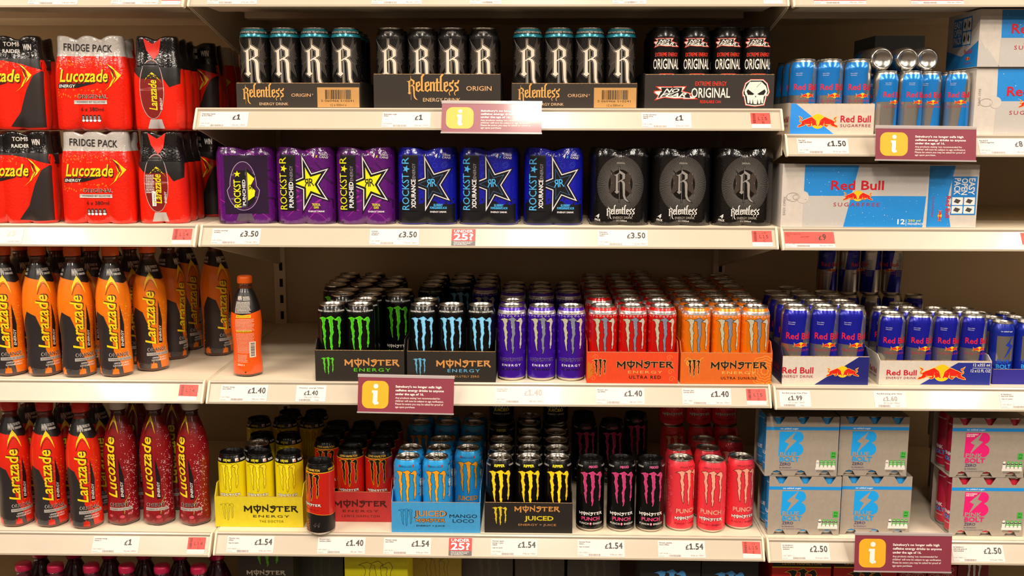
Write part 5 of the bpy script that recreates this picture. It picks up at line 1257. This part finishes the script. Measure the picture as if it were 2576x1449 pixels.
def endpan(a, w, h):
    a.poly([(-w/2+1, 1), (-w/2+1, h-2), (w*.02, h-2), (-w*.08, h*.55), (-w*.09, h*.36), (0, 1)], ink(BLUE_S), 1); drops(a, 26, -w/2+4, -6, 4, h-6, '8CC0EC', 6)
    easy_open(a, w*.22, h*.51, 1.78, -math.pi/2); a.text('Red Bull', -w*.12, h*.33, 9, ink('CC1226'), 3, w=46, bold=.035, rot=-math.pi/2); a.put(bulls(24, 4), -w*.23, h*.19, 1, None, -math.pi/2)
    a.text('SUGARFREE', -w*.40, h*.33, 4, ink('A02A5A'), 3, w=44, rot=-math.pi/2)
x2 = xz(2459, .014, ZS['C2']+.06)
carton('white and blue carton standing end on beside the long one', x1+.001, (x2-x1)*1000-1, .014, 320, ZS['C2'], 134, WB, endpan, group='bull cartons')
def eight(up_):
    def f(a, w, h):
        B, S = ink(BLUE_S), ink('BEB9B4'); m_ = h*.5
        x = -w/2+46
        a.poly([(x, m_), (x-2, h-2), (w/2-2, h-2), (w/2-2, m_)], B, 1); a.poly([(x-2, 1), (x, m_), (w/2-2, m_), (w/2-2, 1)], S, 1)
        drops(a, 40, x+4, w/2-8, 4, h-6, 'E6E2DE', 5); drops(a, 20, x+4, w/2-8, m_, h-6, '0E4E8E', 7)
        a.text('Red Bull', x+20, h*.58, 19, ink('CC1226'), 4, w=104, bold=.035, al='L'); a.put(bulls(58, 4), x+76, h*.47); a.text('SUGARFREE', x+28, h*.30, 8, ink('B0283C'), 4, w=96, sp=1.3, al='L')
        if not up_:
            a.disc(x-2, h*.48, 12, card(WB, .5), 3); a.ring(-w/2+24, h*.48, 13, .6, ink('8E8884'), 4, 8); a.text('EASY OPEN', -w/2+7, h*.56, 4.5, ink('9A948E'), 4, w=34, rot=-math.pi/2)
        else:
            a.poly([(x-4, h-2), (x-30, h*.30), (-w/2, h*.5), (-w/2, h-2)], card(WB, .5), 2); a.poly([(-w/2, 1), (-w/2, h*.42), (x-30, h*.36), (x, 1)], S, 1)
    return f
def eight_side(a, w, h):
    a.poly([(1, 1), (w-1, 1), (w-1, h*.36), (w*.5, h*.22), (1, h*.46)], ink(BLUE_S), 1)
    b = Art(); easy_open(b, 0, 0, 2.0); a.put(b, w*.52, h*.66, -1, 1)
    b = Art(); b.text('Red Bull', 0, h*.26, 9, ink('CC1226'), 3, w=38, bold=.035); b.put(bulls(22, 3), 0, h*.17); b.text('SUGARFREE', 0, h*.07, 3.6, ink('A02A5A'), 3, w=34); a.put(b, w*.30, 0, -1, 1)
# a print on the left side reads from the back to the front, so it is mirrored in u
xa = xz(2451, .016, ZS['B2']+.06)
carton('white eight-can carton at the frame edge, lower of two', xa, 226, .016, 163, ZS['B2'], 139, WB, eight(False), group='bull cartons')
xb = xz(2463, .010, ZS['B2']+.2)
carton('white eight-can carton at the frame edge, upper of two', xb, 226, .010, 163, ZS['B2']+.1402, 118, WB, eight(True), eight_side, group='bull cartons')
carton('dim blue carton deep behind the lying cans', xb-.10, 120, .36, 160, ZS['B2'], 235, '8A9CAE', None, group='bull cartons')
f_, e_, l_ = rb_tray_art(False, '1E2170', 'ENERGY DRINK')
YT1 = trayY(2075, 968, 'D2')
tray(1968, 2185, 'D2', YT1, 64, 274, 'D4CABC', 'narrow white tray with navy corner and charging bulls', f_, e_, sidecol='1C1C4A', rise=16, left=l_)
grid('bull473', (1998, 2070, 2143), 'D2', YT1+.036, 4, 'narrow white tray', yaws=(.4, .5, .5), pitch=.066)
place_can('bull473', xz(1998, YT1+.3, ZS['D2']+.1)-.012, YT1+.036+.274, ZS['D2']+.0003, 'wide navy and silver can alone behind the narrow white tray', 'cans, narrow white tray', 1.)
f_, e_, l_ = rb_tray_art(False, '232E8C', 'ENERGY DRINK', True)
YT2 = trayY(2350, 969, 'D2')
tray(2212, 2493, 'D2', YT2, 55, 200, 'D4CABC', 'wide white tray with navy corner, charging bulls and volume lettering', f_, e_, rise=10, left=l_)
grid('bull355', (2240, 2309, 2376, 2444), 'D2', YT2+.034, 3, 'wide white tray', yaws=(.5, .5, .55, .35), pitch=.0605, missing={(2, 0), (2, 2), (2, 3)})
tray(2497, 2690, 'D2', YT2+.012, 34, 190, '27208E', 'royal blue tray cut by the frame', rise=6)
grid('bolt', (2517, 2580), 'D2', YT2+.012+.0305, 3, 'royal blue tray', yaws=(.15, .4), pitch=.0535)
# cans stacked two high deep in the right bay
for lay in range(2):
    for i in range(4 if lay else 5):
        x = xz(2082+i*54-lay*6, .47, ZS['D2']+.1)
        place_can('bull250', x, .47+(.0 if lay else .002*(i % 2)), ZS['D2']+.0003+lay*.1304, 'slim navy can deep in the right bay, %s of the %s layer' % (ORD[i], ('lower', 'upper')[lay]), 'stacked slim navy cans', .8*i)
# grey six-packs with notched sleeves
SLV = 'A89C8E'
KIND['boltz']['parts']; KIND['boltp']['parts']
def bolt_pack(label, px0, px1, Y, z, kind, body, words, sub, yaw=0., straw=False, zk='E2'):
    x0, x1 = xz(px0, Y, z+.07), xz(px1, Y, z+.07); w = (x1-x0)*1000; h, d = 138., 106.
    t = thing('can_six_pack', label, 'multipack', ((x0+x1)/2, Y, z+.0006), 'grey lightning-bolt six-packs', (0, 0, yaw))
    c = card(SLV, .45); ct = card('6E665C', .5); W = w/2000; Hh, D = h/1000, d/1000; n3 = w/3000
    P = [(-W, 0)]
    for i in range(3):
        cx_ = -W+n3*(i+.5); P += [(cx_-.0145, 0), (cx_-.008, .011), (cx_, .0135), (cx_+.008, .011), (cx_+.0145, 0)]
    P += [(W, 0), (W, Hh)]
    for i in (2, 1, 0):
        cx_ = -W+n3*(i+.5); P += [(cx_+.0145, Hh), (cx_+.004, Hh-.017), (cx_-.004, Hh-.017), (cx_-.0145, Hh)]
    P += [(-W, Hh)]
    g = poly_geo([P]); bm = bmesh.new(); vs = [bm.verts.new((p[0], 0, p[1])) for p in g[0]]
    for f in g[1]: bm.faces.new([vs[i] for i in f])
    r = bmesh.ops.extrude_face_region(bm, geom=list(bm.faces)); bmesh.ops.translate(bm, vec=(0, .0009, 0), verts=[v for v in r['geom'] if isinstance(v, bmesh.types.BMVert)])
    bmesh.ops.recalc_face_normals(bm, faces=bm.faces); fp = finish(bm, 'front_panel', [c])
    part('front_panel', fp, t); part('back_panel', fp, t, (0, D-.0009, 0))
    part('top_panel', boxm('top_panel', -W, W, .0009, D-.0009, Hh-.0009, Hh, [ct]), t)
    part('bottom_panel', boxm('bottom_panel', -W, W, .0009, D-.0009, 0, .0006, [c]), t)
    for i in range(3):
        for j in range(2):
            for nm, me, loc in KIND[kind]['parts'][:2]+[q for q in KIND[kind]['parts'] if q[0] == 'lettering']:
                part({'can_body': 'can', 'lid': 'can_lid', 'lettering': 'can_lettering'}[nm], me, t, (-W+n3*(i+.5), .0275+.0512*j, .0008), (0, 0, .9*i-1.2))
    a = Art(); S = ink(body)
    a.rect(-w/2, w/2, h-31, h-23.5, ink('1B95E8'), 1); a.text('no added sugar', -w/2+w*.32, h-29, 3.6, ink('F4F4F2'), 2, w=w*.25, bold=.03)
    part('band', a.mesh('band', flat_front(0), smooth=False), t)
    a = Art(); a.put(bolt_b(57, S, c, 1), -w/2+w*.18, 46.5); part('emblem', a.mesh('emblem', flat_front(0), smooth=False), t)
    a = Art(); L = -w/2+w*.20
    a.text(words[0], L, 46.8, 9, c, 4, w=38, bold=.045, al='L'); a.text(words[1], L, 34, 10.5, S, 4, w=44, bold=.06, al='L'); a.text('ZERO', L, 25, 6.4, ink('43346A'), 4, w=25, bold=.01, al='L'); a.text("by Sainsbury's", L, 18.6, 3.6, ink('5A4A78'), 4, w=27, al='L'); a.text('WITH TAURINE AND CAFFEINE', L, 13, 2.4, ink('6A5A82'), 4, w=44, al='L')
    if straw: a.text('STRAWBERRY', L-1, 98, 3.2, ink('F8EEF0'), 4, w=26, bold=.06, al='L'); a.text('AND KIWI', L-1, 94, 3.2, ink('F8EEF0'), 4, w=18, bold=.06, al='L')
    a.rect(w/2-16, w/2-4, 42, 57, ink('4CB848'), 2); a.text('71', w/2-10, 50, 5, ink('1E6A24'), 3, w=7, bold=.03); a.rect(w/2-14, w/2-6, 45, 47, ink('1E6A24'), 3)
    a.rect(w/2-49, w/2-4, 15, 21, ink('F0EAE0'), 2); gda(a, w/2-49, 19, 45, 19, 2, 'F0EAE0', '5CBF52', 'F4F0E8'); small_print(a, w/2-46, w/2-6, 14, 2, 2.6, ink('7A7066'), 3, 6, .4)
    part('lettering', a.mesh('lettering', flat_front(0), smooth=False), t)
ze = ZS['E2']; Ye = trayY(2020, 1346, 'E2'); hz = .1388
B_ = ('BLUE', 'BOLT'); P_ = ('PINK', 'BOLT')
bolt_pack('grey six-pack with blue initial, lower, nearest the coral cans', 1933, 2114, Ye, ze, 'boltz', '1AA6F6', B_, 'ZERO')
bolt_pack('grey six-pack with blue initial, lower, beside the gap', 2116, 2291, Ye+.006, ze, 'boltz', '1AA6F6', B_, 'ZERO')
bolt_pack('grey six-pack with blue initial, upper, nearest the coral cans', 1926, 2109, Ye+.002, ze+hz, 'boltz', '1AA6F6', B_, 'ZERO', .01)
bolt_pack('grey six-pack with blue initial, upper, beside the gap', 2111, 2284, Ye+.008, ze+hz, 'boltz', '1AA6F6', B_, 'ZERO', -.01)
bolt_pack('grey six-pack with pink initial, lower of the pair', 2391, 2578, Ye+.004, ze, 'boltp', 'EE1E78', P_, 'ZERO', 0, True)
bolt_pack('grey six-pack with pink initial, upper of the pair', 2393, 2580, Ye+.004, ze+hz, 'boltp', 'EE1E78', P_, 'ZERO', 0, True)
for i, (px, k_, w_, bc) in enumerate(((2385, 'boltp', P_, 'EE1E78'), (2380, 'boltp', P_, 'EE1E78'))):
    for lay in range(2):
        bolt_pack('shadowed grey six-pack behind the pink pair, %s row, %s' % (ORD[i+1], ('lower', 'upper')[lay]), px, px+166, Ye+.114+.112*i, ze+hz*lay, k_, bc, w_, 'ZERO', 0, True)
bolt_pack('shadowed grey six-pack behind the blue pair, lower', 1942, 2108, Ye+.116, ze, 'boltz', '1AA6F6', B_, 'ZERO')
bolt_pack('shadowed grey six-pack behind the blue pair, upper', 1942, 2108, Ye+.116, ze+hz, 'boltz', '1AA6F6', B_, 'ZERO')
# ------------------------------------------------------------------ cartons on the lowest shelf, cut by the frame
def claw_box(fill, edge, ew, wordc, wordedge=None, h_=.62, oy=.60, band=None, wy=.15):
    def f(a, w, h):
        if band: a.rect(-w/2, w/2, h*.9, h, ink('17110F'), 1); a.rect(-w/2, w/2, h*.885, h*.9, ink('E9C02A'), 1); a.text(band, 0, h*.925, 5.5, ink('E0B030'), 2, w=w*.66, bold=.03)
        a.put(claw(h*h_, w*.52, fill, edge, ew), 0, h*oy)
        a.put(beast_word(w*.72, ink(wordc), ink(wordedge) if wordedge else None, .6, 2), 0, h*wy)
    return f
zf = ZS['F1']; GC = 'cartons on the lowest shelf'
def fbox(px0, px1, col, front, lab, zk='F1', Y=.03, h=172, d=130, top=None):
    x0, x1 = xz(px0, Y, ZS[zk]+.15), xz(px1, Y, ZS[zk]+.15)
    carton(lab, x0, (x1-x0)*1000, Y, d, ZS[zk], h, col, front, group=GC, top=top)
fbox(600, 737, '37332C', claw_box(ink('5CB41E'), None, 0, 'D8D2C6', None, .32, .82, None, .58), 'dark grey carton with green claw mark, lower edge', Y=.08, h=196)
fbox(745, 862, '191613', claw_box(ink('1F2A14'), None, 0, '3A3630'), 'black carton beside the yellow carton, lower edge', Y=.14, h=205)
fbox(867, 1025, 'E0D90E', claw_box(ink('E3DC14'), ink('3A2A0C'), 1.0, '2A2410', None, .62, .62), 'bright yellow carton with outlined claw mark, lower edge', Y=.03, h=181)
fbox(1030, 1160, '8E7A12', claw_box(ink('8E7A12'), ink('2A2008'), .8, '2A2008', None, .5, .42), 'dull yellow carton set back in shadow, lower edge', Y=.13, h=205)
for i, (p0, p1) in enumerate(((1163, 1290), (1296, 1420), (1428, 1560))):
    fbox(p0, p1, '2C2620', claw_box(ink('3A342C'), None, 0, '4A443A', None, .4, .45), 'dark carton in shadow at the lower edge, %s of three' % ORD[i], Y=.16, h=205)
fbox(1611, 1762, '241F1A', claw_box(ink('4FA0E4'), ink('2A62B8'), .6, 'D8D2C6', None, .6, .59), 'black carton with sky blue claw mark, left of two', Y=.03, h=176)
fbox(1765, 1907, '241F1A', claw_box(ink('4FA0E4'), ink('2A62B8'), .6, 'D8D2C6', None, .6, .57), 'black carton with sky blue claw mark, right of two', Y=.035, h=175)
fbox(1942, 2090, 'D01E16', claw_box(ink('17110F'), ink('F0CE2A'), 1.1, '17110F', None, .55, .60, 'LEWIS HAMILTON'), 'red carton with gold-edged black claw mark, left of two', 'F2', Y=.03, h=185)
fbox(2097, 2256, 'C81C16', claw_box(ink('17110F'), ink('F0CE2A'), 1.1, '17110F', None, .55, .58, 'LEWIS HAMILTON'), 'red carton with gold-edged black claw mark, right of two', 'F2', Y=.034, h=184)
def lace(a, w, h):
    rd = random.Random(9)
    for i in range(40): swirl(a, rd.uniform(-w/2+8, w/2-8), rd.uniform(h*.5, h-8), rd.uniform(3, 8), ink('F0D8D4'), 1, 1.4, rd.choice((-1, 1)), .7)
fbox(2262, 2330, 'A81E22', lace, 'red and white lace-patterned carton, left of two', 'F2', Y=.03, h=172)
fbox(2334, 2406, 'A81E22', lace, 'red and white lace-patterned carton, right of two', 'F2', Y=.03, h=171)
fbox(2410, 2486, '7A1A1C', claw_box(ink('D8D0CC'), ink('2A0A0C'), .8, 'D8D0CC', None, .6, .6), 'dark red carton with silver claw mark, lower right edge', 'F2', Y=.05, h=200)
